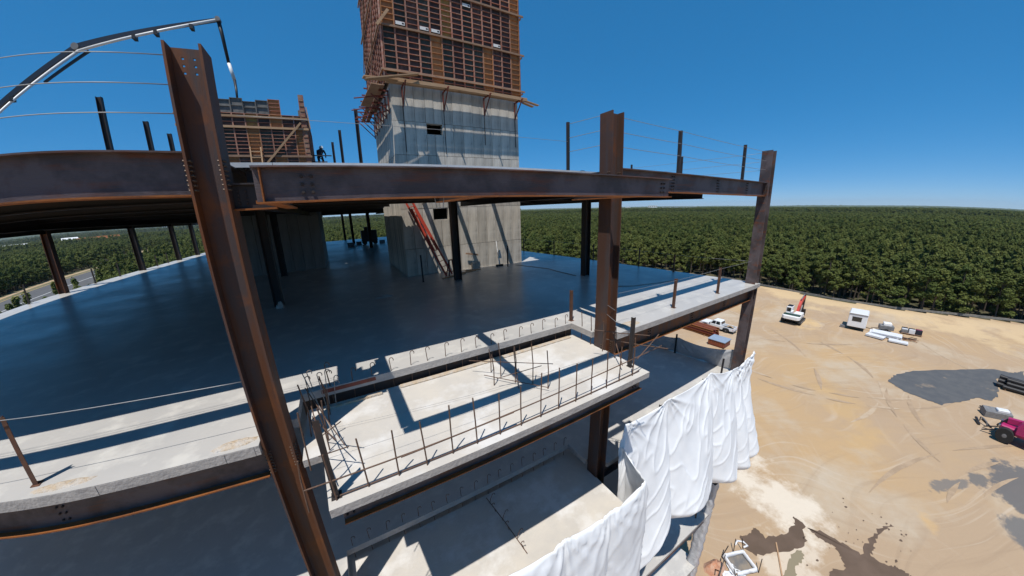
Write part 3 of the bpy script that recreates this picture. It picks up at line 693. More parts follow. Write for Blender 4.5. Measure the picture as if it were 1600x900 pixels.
for k, z in enumerate((6.62, 7.02, 7.42)):
    MB().tube([(LX1 + 0.15, LY0 + 0.2, z), (LX1 + 1.35 - 0.3 * (k % 2), LY0 + 0.15, z)], 0.035, 6).build('platform_bar', 'darksteel', lf)
MB().box(LX1 + 0.12, LX1 + 1.1, LY0 + 0.1, LY0 + 2.0, 6.66, 6.71).build('platform_plank', 'waler', lf)
# small timber ladder standing in front of the left core
ld = thing('timber_ladder', 'short pale timber ladder against the low left core formwork', 'ladder', (-4.05, 22.9, 4.26))
for x in (0, 0.55): MB().obox((x, 0, 0), (x, 0.9, 3.55), 0.07, 0.05).build('rail', 'timber', ld)
for k in range(9): MB().obox((0.02, 0.09 + k * 0.09, 0.4 + k * 0.36), (0.53, 0.09 + k * 0.09, 0.4 + k * 0.36), 0.04, 0.05).build('rung', 'timber', ld)

# ---------------- worker crouching on the bracket platform of the left core
def person():
    t = thing('person', 'worker in dark clothing bent over on the platform beside the low core formwork', 'person', (LX1 + 0.62, LY0 + 0.45, 6.715), R(75))
    J = {'pel': (0, 0, 0.72, .15), 'sp': (0.12, 0, 0.95, .15), 'ch': (0.30, 0, 1.13, .17), 'nk': (0.44, 0, 1.22, .07), 'hd': (0.54, 0, 1.27, .10), 'ht': (0.62, 0, 1.31, .085),
         'lh': (0.02, 0.11, 0.70, .10), 'lk': (0.28, 0.15, 0.44, .075), 'la': (0.02, 0.15, 0.09, .05), 'lt': (0.20, 0.16, 0.045, .042),
         'rh': (0.02, -0.11, 0.70, .10), 'rk': (0.22, -0.14, 0.40, .075), 'ra': (-0.12, -0.14, 0.09, .05), 'rt': (0.06, -0.15, 0.045, .042),
         'ls': (0.33, 0.20, 1.12, .075), 'le': (0.48, 0.26, 0.88, .05), 'lw': (0.66, 0.18, 0.72, .036), 'lf': (0.74, 0.16, 0.67, .028),
         'rs': (0.33, -0.20, 1.12, .075), 're': (0.46, -0.27, 0.90, .05), 'rw': (0.64, -0.20, 0.76, .036), 'rf': (0.72, -0.18, 0.71, .028)}
    E_ = [('pel', 'sp'), ('sp', 'ch'), ('ch', 'nk'), ('nk', 'hd'), ('hd', 'ht'), ('pel', 'lh'), ('lh', 'lk'), ('lk', 'la'), ('la', 'lt'), ('pel', 'rh'), ('rh', 'rk'), ('rk', 'ra'), ('ra', 'rt'),
          ('ch', 'ls'), ('ls', 'le'), ('le', 'lw'), ('lw', 'lf'), ('ch', 'rs'), ('rs', 're'), ('re', 'rw'), ('rw', 'rf')]
    ks = list(J); me = bpy.data.meshes.new('body'); me.from_pydata([J[k][:3] for k in ks], [(ks.index(a_), ks.index(b_)) for a_, b_ in E_], [])
    o = link('body', me, 'cloth', t)
    md = o.modifiers.new('skin', 'SKIN')
    for i, k in enumerate(ks):
        sv = me.skin_vertices[0].data[i]; sv.radius = (J[k][3], J[k][3]); sv.use_root = (k == 'pel')
    o.modifiers.new('sub', 'SUBSURF').render_levels = 1
    MB().lathe([(0.001, 0.15), (0.07, 0.135), (0.115, 0.08), (0.125, 0.0), (0.15, -0.005), (0.15, -0.015), (0.001, -0.015)], (0.57, 0, 1.34), 12).build('hard_hat', 'white', t, True)
    MB().box(0.08, 0.34, -0.165, 0.165, 1.02, 1.06).build('tool_belt', 'black', t)
    return t
person()

# ================================================================== CONCRETE PUMP BOOM
M['boom'] = mat('navy_boom_paint', (0.020, 0.026, 0.040), 0.4)
pb = thing('pump_boom', 'folding concrete pump boom with white delivery pipe and hanging hose in the sky', 'pump boom', (-30.0, 27.0, ZG))
def bp(x, z, y=27.0): return Vector((x + 30.0, y - 27.0, z - ZG))
base_p, k0, k1, k2 = bp(-30.0, -17.0), bp(-27.5, 4.0), bp(-12.55, 13.95), bp(-5.22, 16.15)
def arm(a_, b_, h0, h1, name):
    d = (b_ - a_).normalized(); n = Vector((-d.z, 0, d.x)) if d.x > 0 else Vector((d.z, 0, -d.x))
    mb = MB(); N0 = len(mb.v)
    for p, h in ((a_, h0), (b_, h1)):
        for s, q in ((-1, -1), (1, -1), (1, 1), (-1, 1)): mb.v.append(tuple(p + Vector((0, s * 0.16, 0)) + n * q * h / 2))
    mb.f += [(0, 1, 2, 3), (7, 6, 5, 4), (0, 4, 5, 1), (1, 5, 6, 2), (2, 6, 7, 3), (3, 7, 4, 0)]; mb.mi += [0] * 6
    mb.build(name, 'boom', pb)
    return d, n
arm(base_p, k0, 0.6, 0.45, 'boom_arm')
d1, n1 = arm(k0, k1, 0.36, 0.26, 'boom_arm')
d2, n2 = arm(k1, k2, 0.30, 0.10, 'boom_arm')
MB().tube([tuple(base_p + Vector((0.4, -0.3, 0))), tuple(k0 - n1 * 0.4), tuple(k1 - n1 * 0.32 - Vector((0, .2, 0)))], 0.085, 8).build('delivery_pipe', 'white', pb, True)
MB().tube([tuple(k1 - n2 * 0.3 - Vector((0, .2, 0))), tuple(k1.lerp(k2, 0.5) - n2 * 0.22 - Vector((0, .2, 0))), tuple(k2 - n2 * 0.04 - Vector((0, .1, 0)))], 0.08, 8).build('delivery_pipe', 'white', pb, True)
MB().lathe([(0.2, -0.25), (0.2, 0.25)], tuple(k1), 12, 'y').build('boom_joint', 'grey', pb)
MB().lathe([(0.14, -0.2), (0.14, 0.2)], tuple(k2), 12, 'y').build('boom_joint', 'grey', pb)
MB().obox(tuple(k1 - d1 * 2.6 - n1 * 0.55), tuple(k1 - n1 * 0.5 + d1 * 0.4), 0.12, 0.12).build('boom_cylinder', 'boom', pb)
for a_, b_, n_, us in ((k0, k1, n1, (0.55, 0.75)), (k1, k2, n2, (0.4, 0.55, 0.8))):
    for u in us:
        p = a_.lerp(b_, u) - n_ * 0.2; MB().box(p.x - 0.09, p.x + 0.09, p.y - 0.3, p.y + 0.1, p.z - 0.2, p.z + 0.06).build('pipe_clamp', 'black', pb)
h0 = tuple(k2); h1 = bp(-5.0, 13.6); h2 = bp(-4.83, 12.6); h3 = bp(-4.72, 11.3, 26.3)
MB().tube([h0, tuple(k2 + Vector((0.1, 0, -0.9))), tuple(h1)], 0.12, 8, 0.09).build('hose', 'black', pb, True)
MB().tube([tuple(h1), tuple(h2)], 0.1, 8).build('hose_sleeve', 'white', pb, True)
MB().tube([tuple(h2), tuple((h2 + h3) / 2 + Vector((0.02, 0, 0))), tuple(h3)], 0.085, 8, 0.06).build('hose_end', 'black', pb, True)
MB().box(-1.2, 1.2, -1.6, 1.6, 0.0, 2.2).build('base_pedestal', 'white', pb, bevel=0.1)

# ================================================================== THINGS ON THE MIDDLE FLOOR
rl = thing('red_ladder', 'red extension ladder leaning on the core tower at its left corner', 'ladder', (0, 0, 0))
b0, b1 = Vector((4.98, 15.6, 0.0)), Vector((3.42, 16.55, 3.95))
sd = Vector((0.36, 0.12, 0.05))
for s in (0, 1): MB().obox(tuple(b0 + sd * s), tuple(b1 + sd * s), 0.05, 0.09).build('rail', 'redpaint', rl)
for s in (0.25, 0.75): MB().obox(tuple(b0.lerp(b1, 0.35) + sd * s + Vector((0, -0.06, 0))), tuple(b0.lerp(b1, 0.9) + sd * s + Vector((0, -0.06, 0))), 0.045, 0.08).build('fly_rail', 'redpaint', rl)
for k in range(13):
    p = b0.lerp(b1, 0.05 + k * 0.073); MB().tube([tuple(p), tuple(p + sd)], 0.018, 6).build('rung', 'redpaint', rl)
st = thing('red_stand', 'low red steel stand on the floor at the foot of the ladder', 'stand', (5.0, 15.2, 0))
for a_, b_ in (((0, 0, 0), (0.15, 0.25, 0.85)), ((0.45, 0, 0), (0.3, 0.25, 0.85)), ((0, 0.5, 0), (0.15, 0.25, 0.85)), ((0.45, 0.5, 0), (0.3, 0.25, 0.85))): MB().obox(a_, b_, 0.05, 0.05).build('leg', 'redsteel', st)
MB().box(0.1, 0.36, 0.2, 0.3, 0.83, 0.88).build('top_bar', 'redsteel', st)
MB().box(0.03, 0.42, 0.1, 0.14, 0.25, 0.29).build('tie_bar', 'redsteel', st)
for i, (x, y, l, a_, lab) in enumerate(((4.6, 14.9, 1.5, 20, 'timber offcut on the floor left of the red stand'), (5.6, 15.6, 1.2, 8, 'timber offcut lying by the black column before the tower'), (6.3, 16.1, 0.9, -5, 'timber offcut right of the black column before the tower'))):
    o = MB().box(0, l, 0, 0.12, 0.0, 0.05).build('timber_offcut', 'timber'); o.location = (x, y, 0.001); o.rotation_euler = (0, 0, R(a_)); tag(o, lab, 'timber offcut')
gp = guard_post('dark loose post standing left of the ladder before the tower', 3.55, 14.9, 0, 1.35, 0.06, m='darksteel')
guard_post('dark short post standing in front of the tower near its right corner', 8.95, 15.9, 0, 1.25, 0.06, m='darksteel')
br = thing('broom', 'push broom with pale handle leaning on the tower near its right corner', 'broom', (8.55, 16.25, 0))
MB().tube([(0, 0, 0.02), (0.02, 0.35, 1.5)], 0.025, 6).build('handle', 'white', br)
MB().prism([(-0.12, 0.0), (0.12, 0.0), (0.03, 0.5), (-0.03, 0.5)], -0.04, 0.04, lambda a, b, c: (a + 0.02, c - 0.02, b + 0.5)).build('rag', 'sticker', br)
MB().box(-0.22, 0.22, -0.08, 0.06, 0.0, 0.12).build('head', 'black', br)
o = MB().box(-0.16, 0.16, -0.1, 0.1, 0, 0.36).build('bucket_box', 'core'); o.location = (7.0, 16.45, 0.001); tag(o, 'small concrete-coloured block standing at the foot of the tower', 'block')
dr = tag(MB().obox((6.55, 16.55, 0.95), (7.3, 16.55, 0.80), 0.05, 0.09).build('timber_cleat', 'waler'), 'brown timber cleat fixed low across the tower face', 'timber cleat')
MB().tube([(6.9, 16.5, 0.88), (6.9, 16.72, 0.88)], 0.012, 6).build('tie_rod', 'darksteel', dr)
# equipment cart in the far opening
ec = thing('equipment_cart', 'black equipment cart silhouetted in the far opening left of the tower', 'equipment cart', (3.6, 40.5, 0))
MB().box(-0.9, 0.9, -0.5, 0.5, 0.35, 1.7).build('body', 'black', ec, bevel=0.08)
MB().box(-0.5, 0.3, -0.35, 0.35, 1.7, 2.1).build('hood', 'black', ec, bevel=0.05)
for x in (-0.6, 0.6):
    for y in (-0.5, 0.5): MB().lathe([(0.26, -0.08), (0.26, 0.08)], (x, y, 0.27), 12, 'y').build('wheel', 'blackrub', ec)
for i, (x, y, s) in enumerate(((1.4, 40, 0.35), (2.4, 41.5, 0.3), (5.1, 41.0, 0.3))):
    t = thing('material_box', ['small dark box on the far floor left of the cart', 'low dark box on the far floor beside the cart', 'small dark box on the far floor right of the cart'][i], 'box', (x, y, 0))
    MB().box(-s, s, -s, s, 0, s).build('body', 'grey', t, bevel=0.02); MB().box(-s * 1.05, s * 1.05, -s * 1.05, s * 1.05, s, s * 1.15).build('lid', 'black', t)
rg = tag(blob(14, -2.45, 14.15, 0.16, 0.13, 0.22, 5).build('grout_lump', 'slabedge'), 'pale grout lump at the foot of the dark interior column', 'grout lump')
rg2 = tag(blob(16, 1.4, 13.2, 0.5, 0.16, 0.06, 6).build('grout_lump', 'slabedge'), 'flat grey scrap lying on the dark shaded floor', 'scrap')

# ================================================================== TARPS
M['tarp'] = mat('white_tarp_sheet', (0.80, 0.81, 0.82), 0.55, 1.5, (0.74, 0.755, 0.77), 0.4, 0.7, 0.0)
M['greytarp'] = mat('grey_tarp_sheet', (0.46, 0.465, 0.475), 0.6, 2, (0.38, 0.385, 0.40), 0.4, 0.7, 0.15, 8)
def tarp(name, label, path, nu, nv, fold, m, seed, thick=0.012, bulge=0.0, sag=0.25, pleat=0.03):
    """path: (x, y, ztop, zbot, outx, outy); cloth tied at the path points: it sags between the ties,
    creases fan out and down from each tie, the middle bellies outwards"""
    t = thing(name, label, 'tarp', (0, 0, 0))
    mb = MB(); N = len(path) - 1
    L = [0.0]
    for k in range(N): L.append(L[-1] + math.hypot(path[k + 1][0] - path[k][0], path[k + 1][1] - path[k][1]))
    ties = L
    for i in range(nu + 1):
        s_ = L[-1] * i / nu; k = 0
        while k < N - 1 and s_ > L[k + 1]: k += 1
        f = (s_ - L[k]) / (L[k + 1] - L[k]); A, B = path[k], path[k + 1]; fs = f * f * (3 - 2 * f)
        x, y = A[0] + (B[0] - A[0]) * f, A[1] + (B[1] - A[1]) * f
        span = L[k + 1] - L[k]; sg = 4 * f * (1 - f)
        zt = A[2] + (B[2] - A[2]) * f - sag * sg * min(1.0, span / 2.5)
        zb = A[3] + (B[3] - A[3]) * fs
        ox, oy = A[4] + (B[4] - A[4]) * fs, A[5] + (B[5] - A[5]) * fs
        for j in range(nv + 1):
            v = j / nv; z = zt + (zb - zt) * v; d = zt - z
            e_ = min(1.0, v / 0.86); prof = (0.30 * math.sin(e_ * math.pi / 2) + 0.70 * e_ ** 1.6) if bulge > 0.5 else math.sin(min(v, 0.97) * math.pi) ** 0.7
            if bulge > 0.5 and v > 0.86: prof *= max(0.0, 1 - ((v - 0.86) / 0.14) ** 2 * 0.85)
            out = 0.05 + bulge * prof * (0.50 + 0.50 * sg ** 0.7)
            cr = 0.0
            for q in (k, k + 1):                     # short creases fan out from the two nearest ties
                dx = s_ - L[q]; dd = math.hypot(dx, d + 0.08); ang = math.atan2(dx, d + 0.08)
                w_ = math.sin(ang * (6.5 + (q % 3)) + q * 1.7 + seed + 0.8 * noise.noise((ang * 1.5, q, seed)))
                cr += fold * math.exp(-dd / 0.9) * min(1.0, dd / 0.45) * (1 - abs(w_)) ** 1.2
            big = noise.noise((s_ * 0.34 + 0.10 * d, d * 0.20, seed)) * 0.30
            swag = noise.noise((s_ * 0.75 - 0.45 * d, d * 0.35 + s_ * 0.2, seed + 4)) * 0.07
            plt = noise.noise((s_ * 2.6 + 0.25 * d, d * 0.10, seed + 11)) * pleat * min(1, v * 2)
            fine = noise.noise((s_ * 3.2 + 1.3 * d, d * 1.1 - s_, seed + 12)) * 0.012 + (1 - abs(noise.noise((s_ * 1.6 - 1.1 * d, d * 0.5 + 0.4 * s_, seed + 19)))) ** 14 * 0.035
            g_ = min(1.0, v * 5 + 0.03)
            out = max(out + cr + (big + swag) * g_ * min(1.0, 0.25 + bulge) + (plt + fine) * g_, 0.0)
            mb.v.append((x + ox * out, y + oy * out, z + 0.10 * noise.noise((s_ * 1.5, 0, seed + 5)) * max(0, v - 0.9) * 10))
    for i in range(nu):
        for j in range(nv):
            a_ = i * (nv + 1) + j; mb.f.append((a_, a_ + nv + 1, a_ + nv + 2, a_ + 1)); mb.mi.append(0)
    o = mb.build('sheet', m, t, True)
    s = o.modifiers.new('thick', 'SOLIDIFY'); s.thickness = thick
    return t
tarp('white_tarp', 'large white tarp billowing over the floor edge between balcony and corner columns',
     [(15.80, 5.06, -3.25, -8.9, 0.5, -1), (15.0, 5.04, -3.45, -9.1, 0.1, -1), (13.85, 5.02, -3.50, -8.9, 0, -1), (11.6, 5.0, -2.92, -8.3, 0, -1), (8.75, 4.98, -2.95, -8.2, 0, -1), (6.55, 4.95, -2.92, -10.0, -0.15, -1), (6.3, 4.92, -3.7, -12.5, -0.3, -1)],
     300, 110, 0.12, 'tarp', 2.0, bulge=1.2, sag=0.13)
tarp('white_tarp', 'white tarp draped over the lower balcony edge at the bottom of the picture',
     [(6.35, 4.88, -3.55, -13.0, 0.8, -0.6), (5.98, 3.72, -3.70, -13.5, 0.7, -0.7), (4.6, 3.68, -3.78, -13.5, 0, -1), (3.2, 3.68, -3.62, -13.5, 0, -1), (1.5, 3.68, -3.55, -13.5, 0, -1), (-0.8, 3.68, -3.6, -13.5, 0, -1)],
     260, 80, 0.11, 'tarp', 5.0, bulge=0.45, sag=0.16, pleat=0.20)
tarp('grey_tarp', 'grey tarp sagging along the right edge of the floor below, seen from inside',
     [(15.42, 5.42, -3.20, -4.385, -1, 0), (15.06, 8.3, -3.50, -4.385, -1, 0), (14.85, 9.9, -3.52, -4.385, -1, 0), (14.44, 13.0, -3.5, -4.385, -1, 0)], 120, 26, 0.06, 'greytarp', 8.0, bulge=0.05)
for i, (x, y, lab) in enumerate(((14.9, 8.35, 'dark guard post behind the grey tarp on the floor below'), (14.0, 5.5, 'thin guard post behind the white tarp near the corner'), (8.75, 5.15, 'thin guard post behind the white tarp near the balcony'), (11.6, 5.15, 'thin guard post behind the middle of the white tarp'))):
    guard_post(lab, x, y, -H, 1.1, 0.06, m='darksteel')
# plastic film wrapped round the lower corner column
pw = thing('plastic_wrap', 'loose pale plastic film wrapped around the lower corner column above the sand', 'plastic wrap', (0, 0, 0))
mb = MB(); nz_ = 40
for j in range(nz_ + 1):
    z = -11.0 - 7.9 * j / nz_
    for k in range(16):
        a_ = 2 * math.pi * k / 16; r_ = 0.29 + 0.05 * noise.noise((math.cos(a_) * 1.5, math.sin(a_) * 1.5, z * 1.6)) + 0.02 * math.sin(z * 9 + a_ * 3)
        q = max(abs(math.cos(a_)), abs(math.sin(a_))); mb.v.append((XCc + r_ * math.cos(a_) / q * 0.86, YC + r_ * math.sin(a_) / q * 0.86, z))
for j in range(nz_):
    for k in range(16): mb.f.append((j * 16 + k, j * 16 + (k + 1) % 16, (j + 1) * 16 + (k + 1) % 16, (j + 1) * 16 + k)); mb.mi.append(0)
M['film'] = mat('dusty_plastic_film', (0.50, 0.51, 0.53), 0.35, 6, (0.38, 0.39, 0.42), 0.45, 0.6)
mb.build('film', 'film', pw, True)
for i, (x, y) in enumerate(((14.35, 5.45), )):
    t = thing('bent_bar', 'bent rebar stub sticking up from the dusty floor corner below the tarp', 'rebar', (x, y, -3 * H))
    MB().tube([(-0.25, 0, 0.55), (0, 0, 0), (0.12, 0.1, 0.8)], 0.03, 6).build('bar', 'rebar', t)
    MB().tube([(-0.02, 0, 0.03), (0.04, 0.03, 0.03)], 0.04, 6).build('chair', 'rebar', t)
# ================================================================== GROUND
def inside(x, y, poly):
    c = False; n = len(poly)
    for i in range(n):
        x0, y0 = poly[i]; x1, y1 = poly[(i + 1) % n]
        if (y0 > y) != (y1 > y) and x < (x1 - x0) * (y - y0) / (y1 - y0) + x0: c = not c
    return c
def edge_dist(x, y, poly):
    best = 1e9; n = len(poly)
    for i in range(n):
        x0, y0 = poly[i]; x1, y1 = poly[(i + 1) % n]; dx, dy = x1 - x0, y1 - y0
        t = max(0, min(1, ((x - x0) * dx + (y - y0) * dy) / (dx * dx + dy * dy))); best = min(best, math.hypot(x - x0 - t * dx, y - y0 - t * dy))
    return best
SITE = [(-48, -80), (160, -80), (138, -50), (112.5, -14), (107, -3.4), (102.5, 6), (100.5, 17), (102, 31), (104, 46), (102, 62), (92, 80), (70, 95), (35, 104), (0, 106), (-30, 100), (-48, 60)]
def hills(az, r):
    e = 0.62 if az < -25 else (0.62 - (az + 25) / 45 * 0.52 if az < 20 else 0.10)
    f = max(0.0, min(1.0, (r - 2600) / 5400)); f = f * f * (3 - 2 * f)
    return 8000 * math.tan(R(e)) * f
M['litter'] = mat('forest_floor', (0.050, 0.055, 0.022), 0.95, 0.05, (0.10, 0.075, 0.04), 0.45, 0.7)
mb = MB(); radii = [0, 40, 90, 160, 260, 420, 700, 1100, 1500, 2000, 2600, 3400, 4500, 6000, 8000, 11000, 15000]; NA = 120
mb.v.append((0, 0, ZG - 0.4))
for r_ in radii[1:]:
    for k in range(NA):
        a_ = 360 * k / NA; az = a_ if a_ < 180 else a_ - 360
        mb.v.append((r_ * math.sin(R(az)), r_ * math.cos(R(az)), ZG - 0.4 + hills(az, r_)))
for k in range(NA): mb.f.append((0, 1 + k, 1 + (k + 1) % NA)); mb.mi.append(0)
for i in range(len(radii) - 2):
    for k in range(NA):
        a_, b_ = 1 + i * NA + k, 1 + i * NA + (k + 1) % NA; mb.f.append((a_, a_ + NA, b_ + NA, b_)); mb.mi.append(0)
tag(mb.build('ground', 'litter'), kind='structure')

# sand yard
M['sand'] = mat('compacted_tan_sand', (0.395, 0.285, 0.185), 0.95, 0.05, (0.45, 0.305, 0.165), 0.44, 0.62, 0.6, 1.6, col3=(0.46, 0.375, 0.275), sc3=0.11, lo3=0.50, hi3=0.68, spec=0.2)
def tracks(m):
    """faint curved wheel tracks and pale dust streaks, darker damp grains"""
    n = m.node_tree; b = n.nodes['Principled BSDF']; src = b.inputs['Base Color'].links[0].from_socket
    tc = n.nodes.new('ShaderNodeTexCoord')
    prev = src
    def mth(op, a_, b_=None):
        q = n.nodes.new('ShaderNodeMath'); q.operation = op
        for i, v in enumerate((a_, b_)):
            if v is None: continue
            if isinstance(v, (int, float)): q.inputs[i].default_value = v
            else: n.links.new(v, q.inputs[i])
        return q.outputs[0]
    for (cx, cy, fr_, fa, lo, hi, amt, col) in ((70, 48, 1.1, 2.2, 0.55, 0.74, 0.32, (0.28, 0.195, 0.125)), (110, -55, 0.7, 5.0, 0.58, 0.74, 0.40, (0.50, 0.41, 0.31)), (18, -32, 1.6, 2.0, 0.57, 0.74, 0.28, (0.27, 0.19, 0.125)), (70, 48, 2.6, 5.0, 0.58, 0.72, 0.45, (0.52, 0.43, 0.33))):
        sp = n.nodes.new('ShaderNodeSeparateXYZ'); n.links.new(tc.outputs['Object'], sp.inputs[0])
        dx, dy = mth('SUBTRACT', sp.outputs[0], cx), mth('SUBTRACT', sp.outputs[1], cy)
        rr_ = mth('SQRT', mth('ADD', mth('MULTIPLY', dx, dx), mth('MULTIPLY', dy, dy))); an = mth('ARCTAN2', dy, dx)
        wn = n.nodes.new('ShaderNodeTexNoise'); wn.inputs['Scale'].default_value = 0.035; wn.inputs['Detail'].default_value = 2; n.links.new(tc.outputs['Object'], wn.inputs['Vector'])
        rr_ = mth('ADD', rr_, mth('MULTIPLY', wn.outputs['Fac'], 26.0))
        cv = n.nodes.new('ShaderNodeCombineXYZ'); n.links.new(mth('MULTIPLY', rr_, fr_), cv.inputs[0]); n.links.new(mth('MULTIPLY', an, fa), cv.inputs[1]); cv.inputs[2].default_value = cx
        ns = n.nodes.new('ShaderNodeTexNoise'); ns.inputs['Scale'].default_value = 1.0; ns.inputs['Detail'].default_value = 5; n.links.new(cv.outputs[0], ns.inputs['Vector'])
        mr = n.nodes.new('ShaderNodeMapRange'); mr.inputs['From Min'].default_value = lo; mr.inputs['From Max'].default_value = hi; mr.inputs['To Max'].default_value = amt; n.links.new(ns.outputs['Fac'], mr.inputs['Value'])
        mx = n.nodes.new('ShaderNodeMix'); mx.data_type = 'RGBA'; n.links.new(mr.outputs[0], mx.inputs[0]); n.links.new(prev, mx.inputs[6]); mx.inputs[7].default_value = (*col, 1); prev = mx.outputs[2]
    for (cx, cy, rx, ry, rot_, lo, hi, nsc, wgt, amt, col) in ((26.6, 4.4, 4.6, 3.2, 40, 0.40, 0.62, 0.45, 0.55, 0.85, (0.66, 0.58, 0.47)), (22.0, 2.2, 2.6, 2.0, 0, 0.36, 0.60, 0.7, 0.6, 0.8, (0.60, 0.51, 0.40)), (43.6, -9.0, 4.2, 2.6, 15, 0.34, 0.46, 0.55, 0.7, 0.9, (0.115, 0.115, 0.118)), (39.5, -4.3, 2.3, 0.7, -35, 0.36, 0.50, 0.9, 0.7, 0.8, (0.15, 0.145, 0.14)),
        (37.2, -10.4, 3.0, 2.2, 20, 0.34, 0.50, 0.5, 0.7, 0.9, (0.14, 0.138, 0.135)), (42.0, -6.2, 1.4, 0.8, 0, 0.34, 0.48, 0.9, 0.7, 0.85, (0.13, 0.128, 0.125)), (40.0, -14.0, 6.0, 3.0, 0, 0.36, 0.5, 0.4, 0.7, 0.9, (0.14, 0.138, 0.135)), (45, 4, 9, 4, 30, 0.5, 0.8, 0.2, 0.6, 0.5, (0.50, 0.33, 0.15)), (33, -3.4, 1.6, 0.8, 30, 0.4, 0.8, 0.6, 0.5, 0.6, (0.55, 0.35, 0.15)), (72, -14, 9, 5, 0, 0.40, 0.7, 0.2, 0.6, 0.6, (0.27, 0.20, 0.14)), (76.5, 16.5, 5.0, 3.6, 0, 0.42, 0.6, 0.3, 0.5, 0.9, (0.52, 0.37, 0.20)), (100, 22, 12, 60, -8, 0.42, 0.62, 0.15, 0.45, 0.85, (0.56, 0.41, 0.235)), (106, -16, 10, 30, 32, 0.42, 0.62, 0.15, 0.45, 0.8, (0.54, 0.40, 0.24))):
        mp = n.nodes.new('ShaderNodeMapping'); mp.vector_type = 'TEXTURE'; mp.inputs['Location'].default_value = (cx, cy, ZG); mp.inputs['Rotation'].default_value = (0, 0, R(rot_)); mp.inputs['Scale'].default_value = (rx, ry, 1000); n.links.new(tc.outputs['Object'], mp.inputs['Vector'])
        ln = n.nodes.new('ShaderNodeVectorMath'); ln.operation = 'LENGTH'; n.links.new(mp.outputs[0], ln.inputs[0])
        ns = n.nodes.new('ShaderNodeTexNoise'); ns.inputs['Scale'].default_value = nsc; ns.inputs['Detail'].default_value = 7; ns.inputs['Roughness'].default_value = 0.65; n.links.new(tc.outputs['Object'], ns.inputs['Vector'])
        fld = mth('ADD', mth('MULTIPLY', mth('SUBTRACT', 1.0, ln.outputs['Value']), wgt), mth('MULTIPLY', mth('SUBTRACT', ns.outputs['Fac'], 0.5), 1.6))
        mr = n.nodes.new('ShaderNodeMapRange'); mr.inputs['From Min'].default_value = lo - 0.34; mr.inputs['From Max'].default_value = hi - 0.30; mr.inputs['To Max'].default_value = amt; n.links.new(fld, mr.inputs['Value'])
        mx = n.nodes.new('ShaderNodeMix'); mx.data_type = 'RGBA'; n.links.new(mr.outputs[0], mx.inputs[0]); n.links.new(prev, mx.inputs[6]); mx.inputs[7].default_value = (*col, 1); prev = mx.outputs[2]
    n.links.new(prev, b.inputs['Base Color'])
tracks(M['sand'])
mb = MB(); cs = 1.6; idx = {}
def sandz(x, y):
    e = edge_dist(x, y, SITE) if inside(x, y, SITE) else 0
    berm = 0.9 * math.exp(-((e - 4.5) / 3.0) ** 2) * (0.6 + 0.5 * noise.noise((x * 0.06, y * 0.06, 2)))
    flat = math.hypot(x - 5, y - 28) < 45
    return ZG + max(0, berm) + (0 if flat else 0.10 * noise.noise((x * 0.12, y * 0.12, 0)) + 0.05 * noise.noise((x * 0.5, y * 0.5, 1)) * (0.15 if math.hypot(x - 66, y + 4) < 13 else 1))
nx0, ny0 = -50, -80
for i in range(int(212 / cs)):
    for j in range(int(188 / cs)):
        x, y = nx0 + (i + .5) * cs, ny0 + (j + .5) * cs
        if not inside(x, y, SITE): continue
        q = []
        for di, dj in ((0, 0), (1, 0), (1, 1), (0, 1)):
            k = (i + di, j + dj)
            if k not in idx:
                X, Y = nx0 + k[0] * cs, ny0 + k[1] * cs; idx[k] = len(mb.v); mb.v.append((X, Y, sandz(X, Y)))
            q.append(idx[k])
        mb.f.append(tuple(q)); mb.mi.append(0)
tag(mb.build('sand_yard', 'sand', None, True), kind='structure')

def patch(name, pts, m, lift, jitter=0.12, seed=1, sub=5):
    """flat sheet with a ragged outline lying on the sand"""
    rnd = random.Random(seed); P_ = []
    n = len(pts)
    for i in range(n):
        a_, b_ = Vector(pts[i]), Vector(pts[(i + 1) % n])
        for k in range(sub):
            p = a_.lerp(b_, k / sub); L = (b_ - a_).length
            P_.append((p.x + (rnd.random() - .5) * min(jitter, 0.3 * L), p.y + (rnd.random() - .5) * min(jitter, 0.3 * L)))
    bm = bmesh.new(); vs = [bm.verts.new((x, y, 0)) for x, y in P_]; bm.faces.new(vs); bmesh.ops.triangulate(bm, faces=bm.faces[:])
    for _ in range(3):
        es = [e for e in bm.edges if e.calc_length() > 1.2]
        if es: bmesh.ops.subdivide_edges(bm, edges=es, cuts=1); bmesh.ops.triangulate(bm, faces=bm.faces[:])
    for v in bm.verts: v.co.z = sandz(v.co.x, v.co.y) + lift
    bmesh.ops.recalc_face_normals(bm, faces=bm.faces[:])
    me = bpy.data.meshes.new(name); bm.to_mesh(me); bm.free()
    if me.polygons and sum(p.normal.z for p in me.polygons) < 0: me.flip_normals()
    return tag(link(name, me, m), kind='structure')
M['wet'] = mat('wet_brown_sand', (0.115, 0.075, 0.046), 0.45, 0.5, (0.15, 0.10, 0.066), 0.4, 0.65)
M['puddle'] = mat('muddy_puddle_water', (0.26, 0.215, 0.135), 0.12)
M['gravel'] = mat('dark_grey_stone_dust', (0.080, 0.083, 0.088), 0.9, 0.9, (0.105, 0.105, 0.104), 0.4, 0.7, 0.5, 6, col3=(0.25, 0.195, 0.14), sc3=0.28, lo3=0.60, hi3=0.68)
M['gravel2'] = mat('scattered_grey_millings', (0.14, 0.135, 0.13), 0.9, 0.9, (0.24, 0.20, 0.155), 0.42, 0.6, 0.3, 10)
M['pale'] = mat('dried_white_slurry', (0.62, 0.53, 0.42), 0.9, 0.8, (0.44, 0.33, 0.22), 0.46, 0.60)
